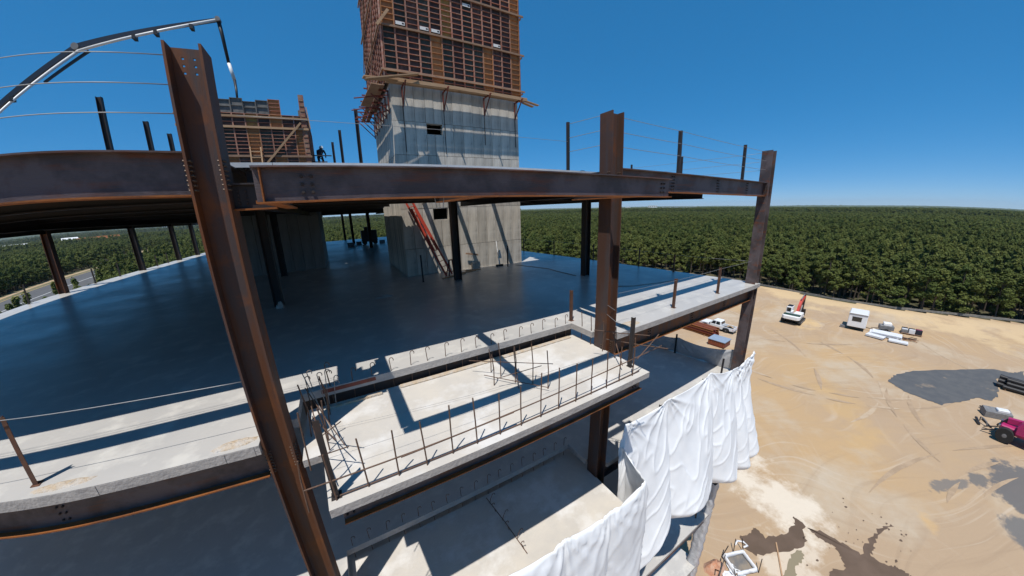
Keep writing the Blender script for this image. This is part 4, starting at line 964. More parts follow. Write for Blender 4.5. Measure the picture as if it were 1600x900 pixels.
WET1 = [(25.6, 3.1), (25.6, 2.8), (25.5, 2.4), (24.2, 2.1), (24.6, 2.0), (23.4, 1.8), (22.7, 2.2), (21.4, 2.9), (20.2, 3.6), (20.1, 4.3), (20.6, 4.6), (20.8, 4.9), (21.2, 4.6), (21.5, 4.5), (22.2, 4.6), (22.4, 4.3), (22.1, 3.7), (22.9, 3.4), (23.9, 2.9), (24.9, 2.9)]
WET2 = [(25.4, 2.2), (25.8, 1.6), (25.9, 0.9), (26.0, -0.1), (26.0, -0.8), (26.8, -0.8), (28.3, -0.9), (29.8, -1.2), (30.6, -1.6), (30.5, -1.7), (29.6, -1.4), (28.1, -1.1), (27.1, -1.2), (26.4, -1.2), (26.3, -1.8), (26.7, -2.5), (26.7, -3.2), (25.4, -3.1), (22.2, -0.1), (23.1, 0.2), (24.0, -0.3), (24.8, 0.1), (25.3, 0.6), (25.1, 1.1), (25.2, 1.7)]
PUD = [(22.4, 2.2), (23.1, 1.9), (22.8, 1.6), (22.1, 1.6), (21.4, 1.7), (20.8, 1.4), (20.0, 2.0), (20.9, 2.0), (22.0, 2.1)]
GREY1 = [(58.2, 2.2), (61.0, 2.1), (64.3, 0.9), (69.5, -2.7), (75.2, -7.4), (76.1, -9.9), (78.3, -11.2), (72.3, -10.8), (71.4, -7.8), (68.0, -7.9), (64.3, -7.7), (62.2, -7.1), (62.0, -5.9), (59.6, -4.8), (56.1, -2.7), (56.3, -1.0), (56.8, 0.8)]
GREY2 = [(45.4, -5.7), (46.0, -7.1), (47.3, -9.7), (47.7, -11.1), (42.5, -11.7), (40.8, -9.6), (40.5, -8.1), (41.1, -7.6), (39.2, -5.5), (39.8, -5.6), (40.9, -7.0), (42.8, -7.7), (44.7, -7.6), (44.3, -6.2)]
GREY3 = [(37.7, -3.1), (39.3, -3.7), (40.8, -4.8), (40.2, -5.1), (38.7, -4.0), (37.7, -3.5)]
GREY4 = [(41.6, -5.2), (42.9, -6.4), (42.3, -7.1), (41.3, -6.5), (41.2, -5.9)]
GREY5 = [(36.4, -7.6), (37.8, -8.4), (39.6, -10.3), (39.2, -11.7), (35.4, -11.1), (34.9, -9.8), (34.7, -8.3), (35.4, -7.9)]
PALE = [(26.7, 7.8), (28.5, 7.0), (29.8, 4.7), (29.6, 2.8), (29.1, 1.7), (26.3, 2.1), (23.2, 2.4), (22.4, 1.4), (20.5, 1.8), (20.5, 3.3), (23.7, 3.7), (24.3, 5.3), (27.1, 5.4)]
patch('wet_sand', WET1, 'wet', 0.012, 0.22, 2)
patch('wet_sand', WET2, 'wet', 0.012, 0.25, 3)
patch('puddle_water', PUD, 'puddle', 0.018, 0.15, 4)
patch('stone_dust_patch', GREY1, 'gravel', 0.035, 0.30, 5, 7)
for i in range(46):      # clods and damp spots near the wet sand
    rnd = random.Random(100 + i); x, y = 22 + 9 * rnd.random(), -3.5 + 5.5 * rnd.random(); r_ = 0.03 + 0.07 * rnd.random() ** 3
    patch('damp_spot', [(x + r_ * (1 + .9 * rnd.random()) * math.cos(t), y + r_ * (0.6 + .7 * rnd.random()) * math.sin(t)) for t in (0, .8, 1.6, 2.4, 3.2, 4, 4.8, 5.6)], 'wet', 0.02, 0.03, i, 2)

# broken tyre tracks pressed into the sand
M['rut'] = mat('pressed_damp_track', (0.33, 0.235, 0.15), 0.95, 0.9, (0.395, 0.285, 0.185), 0.42, 0.58, 0.5, 6)
M['ridge'] = mat('pale_loose_ridge', (0.455, 0.35, 0.24), 0.95, 0.9, (0.40, 0.29, 0.19), 0.45, 0.6, 0.5, 6)
rnd = random.Random(41)
for k, (cx, cy, r0, a0, a1) in enumerate(((64, 14, 17, 150, 250), (64, 14, 18.9, 160, 240), (58, -22, 22, 60, 120), (58, -22, 24, 70, 125), (30, -30, 30, 40, 78), (84, 30, 26, 190, 250), (40, 40, 34, 285, 330), (95, -30, 34, 110, 165), (36, -22, 16, 20, 80), (36, -22, 17.9, 25, 75), (50, 22, 20, 250, 320))):
    a_ = a0
    while a_ < a1:
        L = 8 + 16 * rnd.random(); n = 14; w_ = 0.16 + 0.14 * rnd.random(); mb = MB(); ox = rnd.uniform(-.3, .3)
        for i in range(n + 1):
            t = R(a_ + L * i / n); taper = math.sin(math.pi * (i + 0.3) / (n + 0.6))
            for sgn in (-1, 1):
                rr = r0 + ox + sgn * w_ * taper + 0.05 * noise.noise((t * 20, k, sgn)); x, y = cx + rr * math.cos(t), cy + rr * math.sin(t); mb.v.append((x, y, sandz(x, y) + 0.022))
        for i in range(n): mb.f.append((2 * i, 2 * i + 2, 2 * i + 3, 2 * i + 1)); mb.mi.append(0)
        o = mb.build('tyre_track', rnd.choice(['rut', 'rut', 'ridge']), None, True); tag(o, kind='structure')
        if o.data.polygons[0].normal.z < 0: o.data.flip_normals()
        a_ += L + 2 + 5 * rnd.random()

# road on the left with verge and yellow line
M['asphalt'] = mat('worn_asphalt', (0.085, 0.085, 0.088), 0.9, 0.4, (0.11, 0.108, 0.105), 0.4, 0.7)
M['drygrass'] = mat('dry_verge_grass', (0.20, 0.17, 0.075), 0.95, 0.12, (0.13, 0.125, 0.05), 0.4, 0.65)
M['yellow'] = mat('yellow_road_paint', (0.55, 0.38, 0.06), 0.7)
M['whiteline'] = mat('white_road_paint', (0.65, 0.65, 0.63), 0.7)
RD = [(-95, -60), (-104, 40), (-114, 130), (-124, 188), (-138, 262), (-150, 330), (-172, 420), (-205, 520)]
def strip(name, off0, off1, z, m, kind='structure'):
    mb = MB()
    for i, (x, y) in enumerate(RD):
        a_, b_ = RD[max(i - 1, 0)], RD[min(i + 1, len(RD) - 1)]; d = Vector((b_[0] - a_[0], b_[1] - a_[1])).normalized(); n = Vector((-d.y, d.x))
        for o_ in (off0, off1): mb.v.append((x + n.x * o_, y + n.y * o_, ZG + z))
    for i in range(len(RD) - 1): mb.f.append((2 * i, 2 * i + 1, 2 * i + 3, 2 * i + 2)); mb.mi.append(0)
    o = mb.build(name, m); 
    if o.data.polygons[0].normal.z < 0: o.data.flip_normals()
    return tag(o, kind=kind)
strip('road_verge', -40, 17, 0.02, 'drygrass')
strip('road', -30, 9.5, 0.05, 'asphalt')
strip('road_line', 7.6, 8.1, 0.06, 'yellow')
strip('road_line', -6.2, -5.8, 0.06, 'whiteline')
strip('road_path', 12.0, 14.5, 0.045, 'sand')

# silt fence along the edge of the wood
M['silt'] = mat('grey_silt_fabric', (0.27, 0.255, 0.225), 0.9, 2, (0.17, 0.16, 0.14))
sf = thing('silt_fence', 'low grey silt fence running along the edge of the pine wood', 'fence', (0, 0, 0))
FE = [(139, -48), (113.0, -13.5), (107.6, -3), (103.1, 6.4), (101.2, 17.2), (102.7, 31), (104.6, 46)]
for i in range(len(FE) - 1):
    a_, b_ = Vector(FE[i]), Vector(FE[i + 1]); L = (b_ - a_).length; n = max(1, int(L / 2.5))
    for k in range(n):
        p, q = a_.lerp(b_, k / n), a_.lerp(b_, (k + 1) / n); z = ZG + 0.1 + 0.1 * noise.noise((p.x, p.y, 0))
        MB().obox((p.x, p.y, z + 0.22), (q.x, q.y, ZG + 0.3 + 0.1 * noise.noise((q.x, q.y, 0))), 0.03, 0.42 + 0.15 * random.random()).build('fabric_panel', 'silt', sf)
        MB().obox((p.x, p.y, ZG - 0.1), (p.x + 0.05, p.y, ZG + 0.8), 0.05, 0.05).build('stake', 'waler', sf)

# ================================================================== VEHICLES AND MATERIALS IN THE YARD
M['vwhite'] = mat('white_vehicle_paint', (0.78, 0.78, 0.78), 0.25)
M['vred'] = mat('red_boom_paint', (0.52, 0.035, 0.022), 0.45, 2, (0.42, 0.03, 0.02))
M['vgreen'] = mat('dark_green_band', (0.015, 0.05, 0.035), 0.5)
M['pink'] = mat('magenta_machine_paint', (0.42, 0.020, 0.13), 0.4, 2, (0.36, 0.02, 0.11))
M['chrome'] = mat('bright_metal', (0.5, 0.5, 0.5), 0.25, metal=0.9)
M['lampred'] = mat('red_tail_lamp', (0.35, 0.01, 0.01), 0.3)
M['bluegrey'] = mat('blue_grey_roof_sheet', (0.22, 0.29, 0.38), 0.5, 2, (0.28, 0.33, 0.40))
M['plastw'] = mat('white_plastic_sheet', (0.72, 0.73, 0.74), 0.5, 3, (0.6, 0.61, 0.63))
def wheel(parent, x, y, z, r_, wd, axis='y'):
    t = MB().lathe([(r_ * 0.6, -wd / 2), (r_ * 0.95, -wd / 2), (r_, -wd / 3), (r_, wd / 3), (r_ * 0.95, wd / 2), (r_ * 0.6, wd / 2)], (x, y, z), 18, axis).build('wheel', 'blackrub', parent, False)
    MB().lathe([(r_ * 0.12, -wd / 2 - 0.01), (r_ * 0.58, -wd / 2 + 0.02), (r_ * 0.58, wd / 2 - 0.02), (r_ * 0.12, wd / 2 + 0.01)], (x, y, z), 12, axis).build('rim', 'grey', t)
    return t

# pickup: local +x is its front
pk = thing('pickup_truck', 'white extended-cab pickup truck parked on the sand by the rusty steel stack', 'pickup truck', (59.2, 25.4, ZG + 0.01), R(91))
sidep = [(-3.05, 0.55), (-3.05, 1.05), (-1.0, 1.08), (1.05, 1.10), (1.2, 1.12), (2.75, 1.02), (3.0, 0.9), (3.05, 0.5), (2.55, 0.42), (2.5, 0.75), (2.3, 0.92), (1.95, 0.97), (1.6, 0.92), (1.4, 0.72), (1.36, 0.42), (-1.25, 0.42), (-1.3, 0.75), (-1.5, 0.93), (-1.85, 0.97), (-2.2, 0.93), (-2.42, 0.75), (-2.48, 0.48)]
fr = lambda a, b, c: (a, c, b)
# body: cab/hood block full width and bed with open top
hood = [(p[0], p[1]) for p in sidep]
MB().prism(sidep, -0.98, -0.90, fr).build('body_side', 'vwhite', pk, bevel=0.02)
MB().prism(sidep, 0.90, 0.98, fr).build('body_side', 'vwhite', pk, bevel=0.02)
MB().prism([(-0.95, 0.45), (-0.95, 1.06), (1.05, 1.09), (1.2, 1.10), (2.73, 1.0), (2.97, 0.88), (3.02, 0.5)], -0.899, 0.899, fr).build('hood_body', 'vwhite', pk, bevel=0.03)
MB().box(-3.02, -0.96, -0.895, 0.895, 0.50, 0.60).build('bed_floor', 'black', pk)
MB().box(-3.06, -2.99, -0.89, 0.89, 0.52, 1.04).build('tailgate', 'vwhite', pk)
cabp = [(-0.95, 1.06), (-0.93, 1.12), (-0.80, 1.78), (-0.6, 1.84), (0.45, 1.82), (0.62, 1.76), (1.25, 1.10)]
cabm = MB(); n0 = 0
N = len(cabp)
for s in (-1, 1):
    for x, z in cabp:
        t_ = max(0, (z - 1.1) / 0.75); cabm.v.append((x, s * (0.93 - 0.16 * t_), z))
cabm.f.append(tuple(range(N))); cabm.f.append(tuple(N + i for i in reversed(range(N))))
for i in range(N): cabm.f.append((i, N + i, N + (i + 1) % N, (i + 1) % N))
cabm.mi = [0] * len(cabm.f)
cab = cabm.build('cab', 'vwhite', pk, bevel=0.03)
for s in (-1, 1):
    for x0, x1, x2, x3 in ((0.10, 0.93, 0.56, 0.10), (-0.72, -0.02, -0.02, -0.64)):
        mb = MB(); yb, yt = s * (0.935 - 0.16 * 0.08), s * (0.935 - 0.16 * 0.80)
        e_ = s * 0.006
        mb.v = [(x0, yb + e_, 1.16), (x1, yb + e_, 1.16), (x2, yt + e_, 1.70), (x3, yt + e_, 1.70), (x0, yb - e_, 1.16), (x1, yb - e_, 1.16), (x2, yt - e_, 1.70), (x3, yt - e_, 1.70)]
        mb.f = [(0, 1, 2, 3), (7, 6, 5, 4), (0, 4, 5, 1), (1, 5, 6, 2), (2, 6, 7, 3), (3, 7, 4, 0)]; mb.mi = [0] * 6
        mb.build('side_window', 'glass', cab)
    MB().box(1.0, 1.15, *sorted((s * 0.96, s * 1.12)), 1.12, 1.28).build('mirror', 'black', pk)
    MB().box(2.85, 3.04, *sorted((s * 0.6, s * 0.9)), 0.74, 0.90).build('headlight', 'chrome', pk)
    MB().box(-3.08, -3.0, *sorted((s * 0.86, s * 0.975)), 0.68, 1.0).build('tail_lamp', 'lampred', pk)
    for x in (1.95, -1.85): wheel(pk, x, s * 0.84, 0.40, 0.40, 0.27)
MB().obox((0.66, 0, 1.74), (1.24, 0, 1.16), 1.44, 0.02, up=(0.7, 0, 0.7)).build('windscreen', 'glass', cab)
MB().obox((-0.90, 0, 1.30), (-0.83, 0, 1.70), 1.3, 0.06, up=(-1, 0, 0.1)).build('rear_window', 'glass', cab)
MB().box(3.0, 3.12, -0.95, 0.95, 0.40, 0.62).build('front_bumper', 'chrome', pk, bevel=0.03)
MB().box(-3.16, -3.04, -0.95, 0.95, 0.42, 0.60).build('rear_bumper', 'chrome', pk, bevel=0.03)
MB().box(3.02, 3.07, -0.55, 0.55, 0.64, 0.88).build('grille', 'black', pk)
MB().box(-2.7, 2.7, -0.85, 0.85, 0.30, 0.46).build('chassis', 'black', pk)

# excavator: local +x is where the boom points
ex = thing('excavator', 'white and red excavator with raised boom digging at the far edge of the sand', 'excavator', (75.0, 18.0, ZG + 0.06), R(3))
for s in (-1, 1):
    tr = MB().prism([(-2.0, 0.45), (-1.75, 0.12), (-1.4, 0.0), (1.4, 0.0), (1.75, 0.12), (2.0, 0.45), (1.75, 0.78), (1.4, 0.88), (-1.4, 0.88), (-1.75, 0.78)], s * 1.35 - 0.28, s * 1.35 + 0.28, fr).build('track', 'blackrub', ex)
    for k in range(5): MB().lathe([(0.26, -0.30), (0.26, 0.30)], (-1.3 + k * 0.65, s * 1.35, 0.42), 10, 'y').build('roller', 'grey', tr)
MB().box(-1.2, 1.2, -1.1, 1.1, 0.35, 0.75).build('undercarriage', 'black', ex)
MB().lathe([(0.75, 0.75), (0.75, 1.0)], (0, 0, 0), 16).build('slew_ring', 'grey', ex)
MB().box(-1.6, 1.5, -1.35, 1.35, 1.0, 1.35).build('house_deck', 'white', ex, bevel=0.05)
MB().prism([(-2.7, -1.1), (-2.3, -1.45), (-1.3, -1.45), (-1.3, 1.45), (-2.3, 1.45), (-2.7, 1.1)], 1.0, 1.75).build('counterweight', 'white', ex, bevel=0.1)
MB().box(-1.3, 0.6, -1.42, -0.1, 1.35, 2.1).build('engine_cover', 'white', ex, bevel=0.08)
MB().box(-2.2, -1.35, -1.35, 1.3, 1.76, 1.92).build('green_band', 'vgreen', ex)
MB().box(-1.25, 0.1, 0.15, 0.45, 1.35, 2.3).build('engine_cover', 'white', ex, bevel=0.05)
cb = MB().box(-0.2, 1.55, 0.45, 1.42, 1.35, 2.95).build('cab', 'white', ex, bevel=0.08)
MB().box(-0.22, -0.205, 0.6, 1.28, 1.95, 2.7).build('rear_window', 'glass', cb)
MB().box(0.05, 1.4, 1.422, 1.43, 1.85, 2.75).build('side_window', 'glass', cb)
MB().box(1.552, 1.56, 0.55, 1.32, 1.5, 2.8).build('windscreen', 'glass', cb)
MB().box(-0.1, 1.45, 0.52, 1.34, 2.952, 3.0).build('roof_cap', 'black', cb)
bo = MB().prism([(0.9, 1.3), (1.5, 1.25), (3.2, 3.3), (5.3, 4.15), (5.35, 4.45), (3.0, 4.0), (1.9, 2.9)], -0.42, 0.02, fr).build('boom', 'vred', ex)
MB().obox((1.6, -0.55, 1.4), (2.9, -0.55, 2.95), 0.16, 0.16).build('lift_cylinder', 'grey', bo)
MB().obox((2.7, -0.2, 4.05), (4.9, -0.2, 4.75), 0.16, 0.16).build('stick_cylinder', 'grey', bo)
MB().prism([(4.9, 4.75), (5.3, 4.85), (5.75, 3.9), (5.55, 1.25), (5.25, 1.25), (5.1, 3.6)], -0.36, -0.04, fr).build('stick', 'darksteel', ex)
MB().prism([(5.0, 1.5), (5.8, 1.5), (5.95, 0.7), (5.5, 0.02), (4.8, 0.1), (4.55, 0.6), (5.1, 0.55)], -0.75, 0.35, fr).build('bucket', 'darksteel', ex)
tag(blob(20, 76.5, 15.6, 3.2, 2.2, 0.28, 9).build('sand_heap', 'sand'), 'low ring of fresh orange sand around the excavator', 'sand heap').location = (0, 0, ZG + 0.03)

# site trailer
tr = thing('site_trailer', 'white box trailer with one dark window parked near the wood', 'trailer', (80.6, 9.4, ZG + 0.02), R(6))
MB().box(-1.9, 1.9, -1.3, 1.3, 0.62, 3.1).build('body', 'vwhite', tr, bevel=0.06)
MB().prism([(-1.36, 3.1), (-1.2, 3.26), (1.2, 3.26), (1.36, 3.1)], -1.97, 1.97, lambda a, b, c: (c, a, b)).build('roof', 'vwhite', tr, bevel=0.03)
w_ = MB().box(-1.93, -1.905, -0.55, 0.75, 1.75, 2.55).build('window', 'glass', tr); MB().box(-1.96, -1.932, -0.62, 0.82, 2.56, 2.62).build('window_hood', 'grey', w_)
MB().box(-1.98, -1.905, -1.28, 1.28, 3.02, 3.08).build('drip_rail', 'grey', tr)
MB().box(-1.7, 1.7, -1.0, 1.0, 0.35, 0.6).build('chassis', 'black', tr)
for s in (-1, 1): wheel(tr, 0.4, s * 1.12, 0.33, 0.33, 0.22)
MB().obox((-0.2, -1.3, 0.5), (-0.2, -2.6, 0.42), 0.12, 0.1).build('tow_bar', 'black', tr)
MB().obox((-0.2, -2.4, 0.42), (-0.2, -2.4, -0.02), 0.08, 0.08).build('tow_jack', 'black', tr)
MB().box(-1.6, -0.9, 1.5, 2.2, -0.02, 0.45).build('step_box', 'grey', tr)
# stacks and small gear beside the trailer
rnd = random.Random(21)
pl = thing('panel_stack', 'flat stack of white insulation panels on the sand by the trailer', 'panel stack', (79.3, 5.1, ZG + 0.03), R(4))
for k in range(7):
    o = MB().box(-1.1 + rnd.random() * 0.3, 1.2 + rnd.random() * 0.3, -2.0 + rnd.random() * 0.6, 1.6 + rnd.random() * 0.8, 0.12 + k * 0.07, 0.18 + k * 0.07).build('panel', 'plastw', pl)
for y in (-1.4, 0, 1.3): MB().box(-1.0, 1.1, y - 0.06, y + 0.06, 0, 0.12).build('bearer', 'waler', pl)
pl = thing('panel_stack', 'smaller wrapped white bundle lying in front of the panel stack', 'panel stack', (77.2, 6.2, ZG + 0.03), R(-8))
for k in range(4): MB().box(-0.7, 0.7 + 0.1 * rnd.random(), -1.3 + 0.2 * rnd.random(), 1.2, 0.1 + k * 0.08, 0.17 + k * 0.08).build('panel', 'plastw', pl)
for y in (-0.9, 0.8): MB().box(-0.6, 0.6, y - 0.06, y + 0.06, 0, 0.1).build('bearer', 'black', pl)
pl = thing('panel_stack', 'second low white bundle at the right front of the panel stack', 'panel stack', (77.0, 3.2, ZG + 0.03), R(5))
for k in range(3): MB().box(-0.6, 0.7 + 0.1 * rnd.random(), -1.1 + 0.2 * rnd.random(), 1.3, 0.1 + k * 0.08, 0.17 + k * 0.08).build('panel', 'plastw', pl)
for y in (-0.9, 0.8): MB().box(-0.6, 0.6, y - 0.06, y + 0.06, 0, 0.1).build('bearer', 'black', pl)
ge = thing('generator', 'small grey generator trailer between the white trailer and the crates', 'generator', (82.6, 5.6, ZG + 0.02), R(15))
MB().box(-0.6, 0.6, -1.0, 1.0, 0.4, 1.2).build('body', 'grey', ge, bevel=0.06); MB().box(-0.55, 0.55, -0.6, 0.5, 1.2, 1.7).build('hood', 'white', ge, bevel=0.05)
for s in (-1, 1): wheel(ge, s * 0.62, 0, 0.3, 0.3, 0.18, 'x')
MB().obox((0, 1.0, 0.45), (0, 2.0, 0.3), 0.08, 0.08).build('tow_bar', 'black', ge)
cr = thing('pallet_load', 'dark pallet load with purple and white packets beside the wood', 'pallet load', (84.5, 2.4, ZG + 0.02), R(10))
for y in (-1.2, -0.4, 0.4, 1.2): MB().box(-0.7, 0.7, y - 0.06, y + 0.06, 0, 0.14).build('bearer', 'waler', cr)
MB().box(-0.75, 0.75, -1.4, 1.4, 0.14, 0.18).build('pallet_deck', 'waler', cr)
for k in range(9): MB().box(-0.6 + 0.4 * (k % 3), -0.25 + 0.4 * (k % 3), -1.3 + 0.9 * (k // 3), -0.5 + 0.9 * (k // 3), 0.18, 0.7 + 0.35 * rnd.random()).build('packet', ['cloth', 'pink', 'black', 'plastw', 'cloth', 'cloth', 'grey', 'plastw', 'cloth'][k], cr, bevel=0.03)
dl = thing('debris_pile', 'brown heap of broken timber and straps right of the panel stack', 'debris pile', (80.5, 2.4, ZG + 0.02))
for k in range(14): MB().obox((rnd.uniform(-1.2, 1.2), rnd.uniform(-1.4, 1.4), 0.05 + 0.2 * rnd.random()), (rnd.uniform(-1.2, 1.2), rnd.uniform(-1.4, 1.4), 0.1 + 0.3 * rnd.random()), 0.1, 0.06).build('stick', rnd.choice(['waler', 'darksteel', 'rust']), dl)

# black drainage pipes
ps = thing('pipe_stack', 'stack of long black drainage pipes at the right edge of the yard', 'pipe stack', (68.6, -8.2, ZG + 0.03), R(-93))
for y in (0.4, 3.0, 5.6): MB().box(y - 0.08, y + 0.08, -1.3, 1.5, 0, 0.12).build('bearer', 'waler', ps)
for row, n in ((0, 5), (1, 4), (2, 2)):
    for k in range(n):
        y = -1.05 + 0.52 * k + 0.26 * row; z = 0.12 + 0.26 + row * 0.45; dx = 0.5 * rnd.random() - (0.6 if k == 1 else 0)
        p = MB().lathe([(0.2, dx), (0.26, dx), (0.26, 6.2 + dx), (0.2, 6.2 + dx)], (0, y, z), 14, 'x').build('pipe', 'black', ps, False)
        MB().lathe([(0.3, dx + 0.05), (0.3, dx + 0.35)], (0, y, z), 14, 'x').build('collar', 'black', p)

# magenta telehandler at the right frame edge
th_ = thing('telehandler', 'magenta telehandler with black wheels cut off by the right picture edge', 'telehandler', (52.4, -9.9, ZG + 0.02), R(80)); th_.scale = (1.25, 1.25, 1.3)
MB().box(-2.2, 2.0, -0.75, 0.75, 0.7, 1.25).build('chassis', 'pink', th_, bevel=0.08)
MB().prism([(-2.4, 1.0), (-2.4, 1.7), (-1.2, 1.9), (0.2, 1.7), (0.2, 1.0)], -1.1, -0.3, fr).build('engine_cover', 'pink', th_, bevel=0.08)
cb = MB().prism([(-0.6, 1.0), (-0.6, 2.3), (0.5, 2.3), (0.95, 1.6), (0.95, 1.0)], 0.3, 1.1, fr).build('cab', 'pink', th_, bevel=0.05)
MB().box(-0.45, 0.45, 1.102, 1.115, 1.5, 2.2).build('side_window', 'glass', cb); MB().box(-0.615, -0.602, 0.4, 1.0, 1.5, 2.2).build('rear_window', 'glass', cb)
MB().obox((-2.3, 0, 2.0), (1.7, 0, 1.5), 0.36, 0.40).build('boom', 'pink', th_); MB().obox((1.65, 0, 1.5), (2.15, 0, 0.75), 0.26, 0.30).build('boom_head', 'black', th_)
for s in (-1, 1):
    for x in (-1.55, 1.5): wheel(th_, x, s * 1.0, 0.62, 0.62, 0.42)
    MB().obox((2.15, s * 0.4, 0.55), (3.0, s * 0.4, 0.12), 0.12, 0.06).build('fork', 'black', th_)
    MB().box(2.0, 2.12, s * 0.55 - 0.12, s * 0.55 + 0.12, 0.95, 1.15).build('headlight', 'chrome', th_)
ax = thing('bucket_attachment', 'grey and white machine attachment lying left of the magenta telehandler', 'machine attachment', (57.6, -7.4, ZG + 0.02), R(20))
MB().prism([(-0.6, 0), (0.6, 0), (0.8, 0.5), (0.5, 0.9), (-0.6, 0.7)], -1.3, 1.3, fr).build('bucket', 'grey', ax); MB().box(-0.4, 0.3, -1.0, 0.2, 0.72, 1.05).build('wrapped_load', 'plastw', ax, bevel=0.06)
MB().obox((0.5, -0.5, 0.7), (1.6, -1.6, 0.35), 0.15, 0.15).build('arm', 'black', ax); MB().obox((0.5, 0.6, 0.6), (1.7, 0.9, 0.2), 0.15, 0.15).build('arm', 'black', ax)
ax = thing('fork_attachment', 'small black fork frame on the sand in front of the telehandler', 'machine attachment', (54.6, -6.3, ZG + 0.02), R(30))
MB().tube([(-0.6, 0, 0.03), (-0.5, 0.1, 0.5), (0, 0.2, 0.65), (0.5, 0.1, 0.5), (0.6, 0, 0.03)], 0.06, 6).build('hoop', 'grey', ax); MB().obox((-0.8, -0.3, 0.06), (0.9, -0.4, 0.1), 0.14, 0.1).build('fork', 'black', ax); MB().obox((-0.5, 0.7, 0.06), (0.7, 0.4, 0.3), 0.2, 0.16).build('fork', 'black', ax)

# rusty steel stack and blue-roofed container near the building
rs = thing('steel_stack', 'stack of rust-red steel beams on the sand beside the pickup', 'steel stack', (55.0, 27.6, ZG + 0.02), R(90))
for k in range(5):
    for r_ in range(3):
        y = -1.1 + k * 0.5; z = 0.15 + r_ * 0.42; l = 3.6 + rnd.random() * 0.8
        MB().box(-l, l - 0.5, y - 0.17, y + 0.17, z, z + 0.03).box(-l, l - 0.5, y - 0.01, y + 0.01, z + 0.03, z + 0.36).box(-l, l - 0.5, y - 0.17, y + 0.17, z + 0.36, z + 0.39).build('beam', 'redsteel' if (k + r_) % 2 else 'rust', rs)
for x in (-2.5, 2.2): MB().box(x - 0.08, x + 0.08, -1.5, 1.3, 0, 0.149).build('bearer', 'waler', rs)
ct = thing('storage_box', 'open red storage box with a blue-grey roof sheet beyond the grey tarp', 'storage box', (52.2, 21.8, ZG + 0.02), R(3))
MB().box(-1.2, 1.2, -1.3, 1.3, 0.1, 1.0).build('body', 'redsteel', ct); MB().box(-1.3, 1.3, -1.4, 1.4, 1.0, 1.08).build('roof_sheet', 'bluegrey', ct)
for k in range(8): MB().box(-1.23, -1.20, -1.25 + k * 0.33, -1.15 + k * 0.33, 0.15, 0.95).build('rib', 'rust', ct)
for y in (-1.2, 1.2): MB().box(-1.3, 1.3, y - 0.1, y + 0.1, 0, 0.1).build('skid', 'black', ct)

# washout box, bars and boulder by the foot of the building
wb = thing('washout_box', 'timber washout pit lined with crumpled white plastic near the building foot', 'washout pit', (18.75, 3.95, ZG + 0.02), R(-25)); wb.scale = (0.72, 0.72, 0.8)
for a_, b_ in (((-1.0, -0.8), (1.0, -0.8)), ((1.0, -0.8), (1.0, 0.8)), ((1.0, 0.8), (-1.0, 0.8)), ((-1.0, 0.8), (-1.0, -0.8))):
    MB().obox((a_[0], a_[1], 0.2), (b_[0], b_[1], 0.2), 0.06, 0.4).build('board', 'waler', wb)
    mb = MB(); n = 14
    for i in range(n + 1):
        u = i / n
        for j in range(5):
            q = Vector(a_).lerp(Vector(b_), u); o_ = (j - 2) * 0.09 + 0.05 * noise.noise((q.x * 3, q.y * 3, j)); d = Vector(b_) - Vector(a_); nn = Vector((d.y, -d.x)).normalized()
            mb.v.append((q.x + nn.x * o_, q.y + nn.y * o_, 0.44 - 0.09 * abs(j - 2) ** 1.5 + 0.04 * noise.noise((q.x * 5, q.y * 5, j + 7))))
    for i in range(n):
        for j in range(4): k = i * 5 + j; mb.f.append((k, k + 5, k + 6, k + 1)); mb.mi.append(0)
    o = mb.build('plastic_liner', 'plastw', wb, True); o.modifiers.new('s', 'SOLIDIFY').thickness = 0.015
MB().box(-0.95, 0.95, -0.75, 0.75, 0.02, 0.12).build('slurry', 'gravel2', wb)
for x, y, a_, b_ in ((-1.15, 0.85, 0.5, 0.1), (1.2, 0.9, -0.1, 0.4), (1.15, -0.95, 0.3, 0.3), (-1.1, -0.9, -0.5, 0.0), (0.2, 1.0, 0.3, 0.4)):
    MB().obox((x, y, 0), (x + a_, y + b_, 1.15), 0.06, 0.06).build('stake', 'darksteel', wb)
MB().tube([(0.9, 1.6, 0.03), (1.4, 1.9, 0.05), (1.9, 1.7, 0.04), (2.0, 1.3, 0.03), (1.5, 1.25, 0.04)], 0.09, 6).build('plastic_scrap', 'plastw', wb, True)
M['boulder'] = mat('reddish_spoil_lump', (0.42, 0.20, 0.12), 0.9, 2.5, (0.50, 0.34, 0.24), 0.4, 0.65, 0.5, 9)
bl = blob(20, 0, 0, 0.75, 0.5, 0.55, 12).build('spoil_lump', 'boulder', None, True); bl.location = (17.2, 4.75, ZG); bl.rotation_euler = (0, 0, R(-20)); tag(bl, 'rounded reddish spoil lump on the sand below the wrapped column', 'spoil heap')
sl = thing('sheet_debris', 'torn white sheeting with grey spoil lying below the washout pit', 'sheeting', (17.4, 3.7, ZG + 0.02))
mb = MB(); n = 16
for i in range(n + 1):
    for j in range(n + 1): mb.v.append((-0.9 + 1.8 * i / n, -0.6 + 1.2 * j / n + 0.2 * math.sin(i), 0.10 + 0.16 * noise.noise((i * 0.5, j * 0.5, 3))))
for i in range(n):
    for j in range(n): k = i * (n + 1) + j; mb.f.append((k, k + n + 1, k + n + 2, k + 1)); mb.mi.append(0)
o = mb.build('sheet', 'plastw', sl, True); o.modifiers.new('s', 'SOLIDIFY').thickness = 0.02
MB().obox((-1.0, 0.5, 0.1), (0.5, 0.9, 0.9), 0.06, 0.06).build('stake', 'darksteel', sl); MB().obox((-0.3, 1.1, 0.0), (-0.9, 0.6, 1.0), 0.06, 0.06).build('stake', 'darksteel', sl)
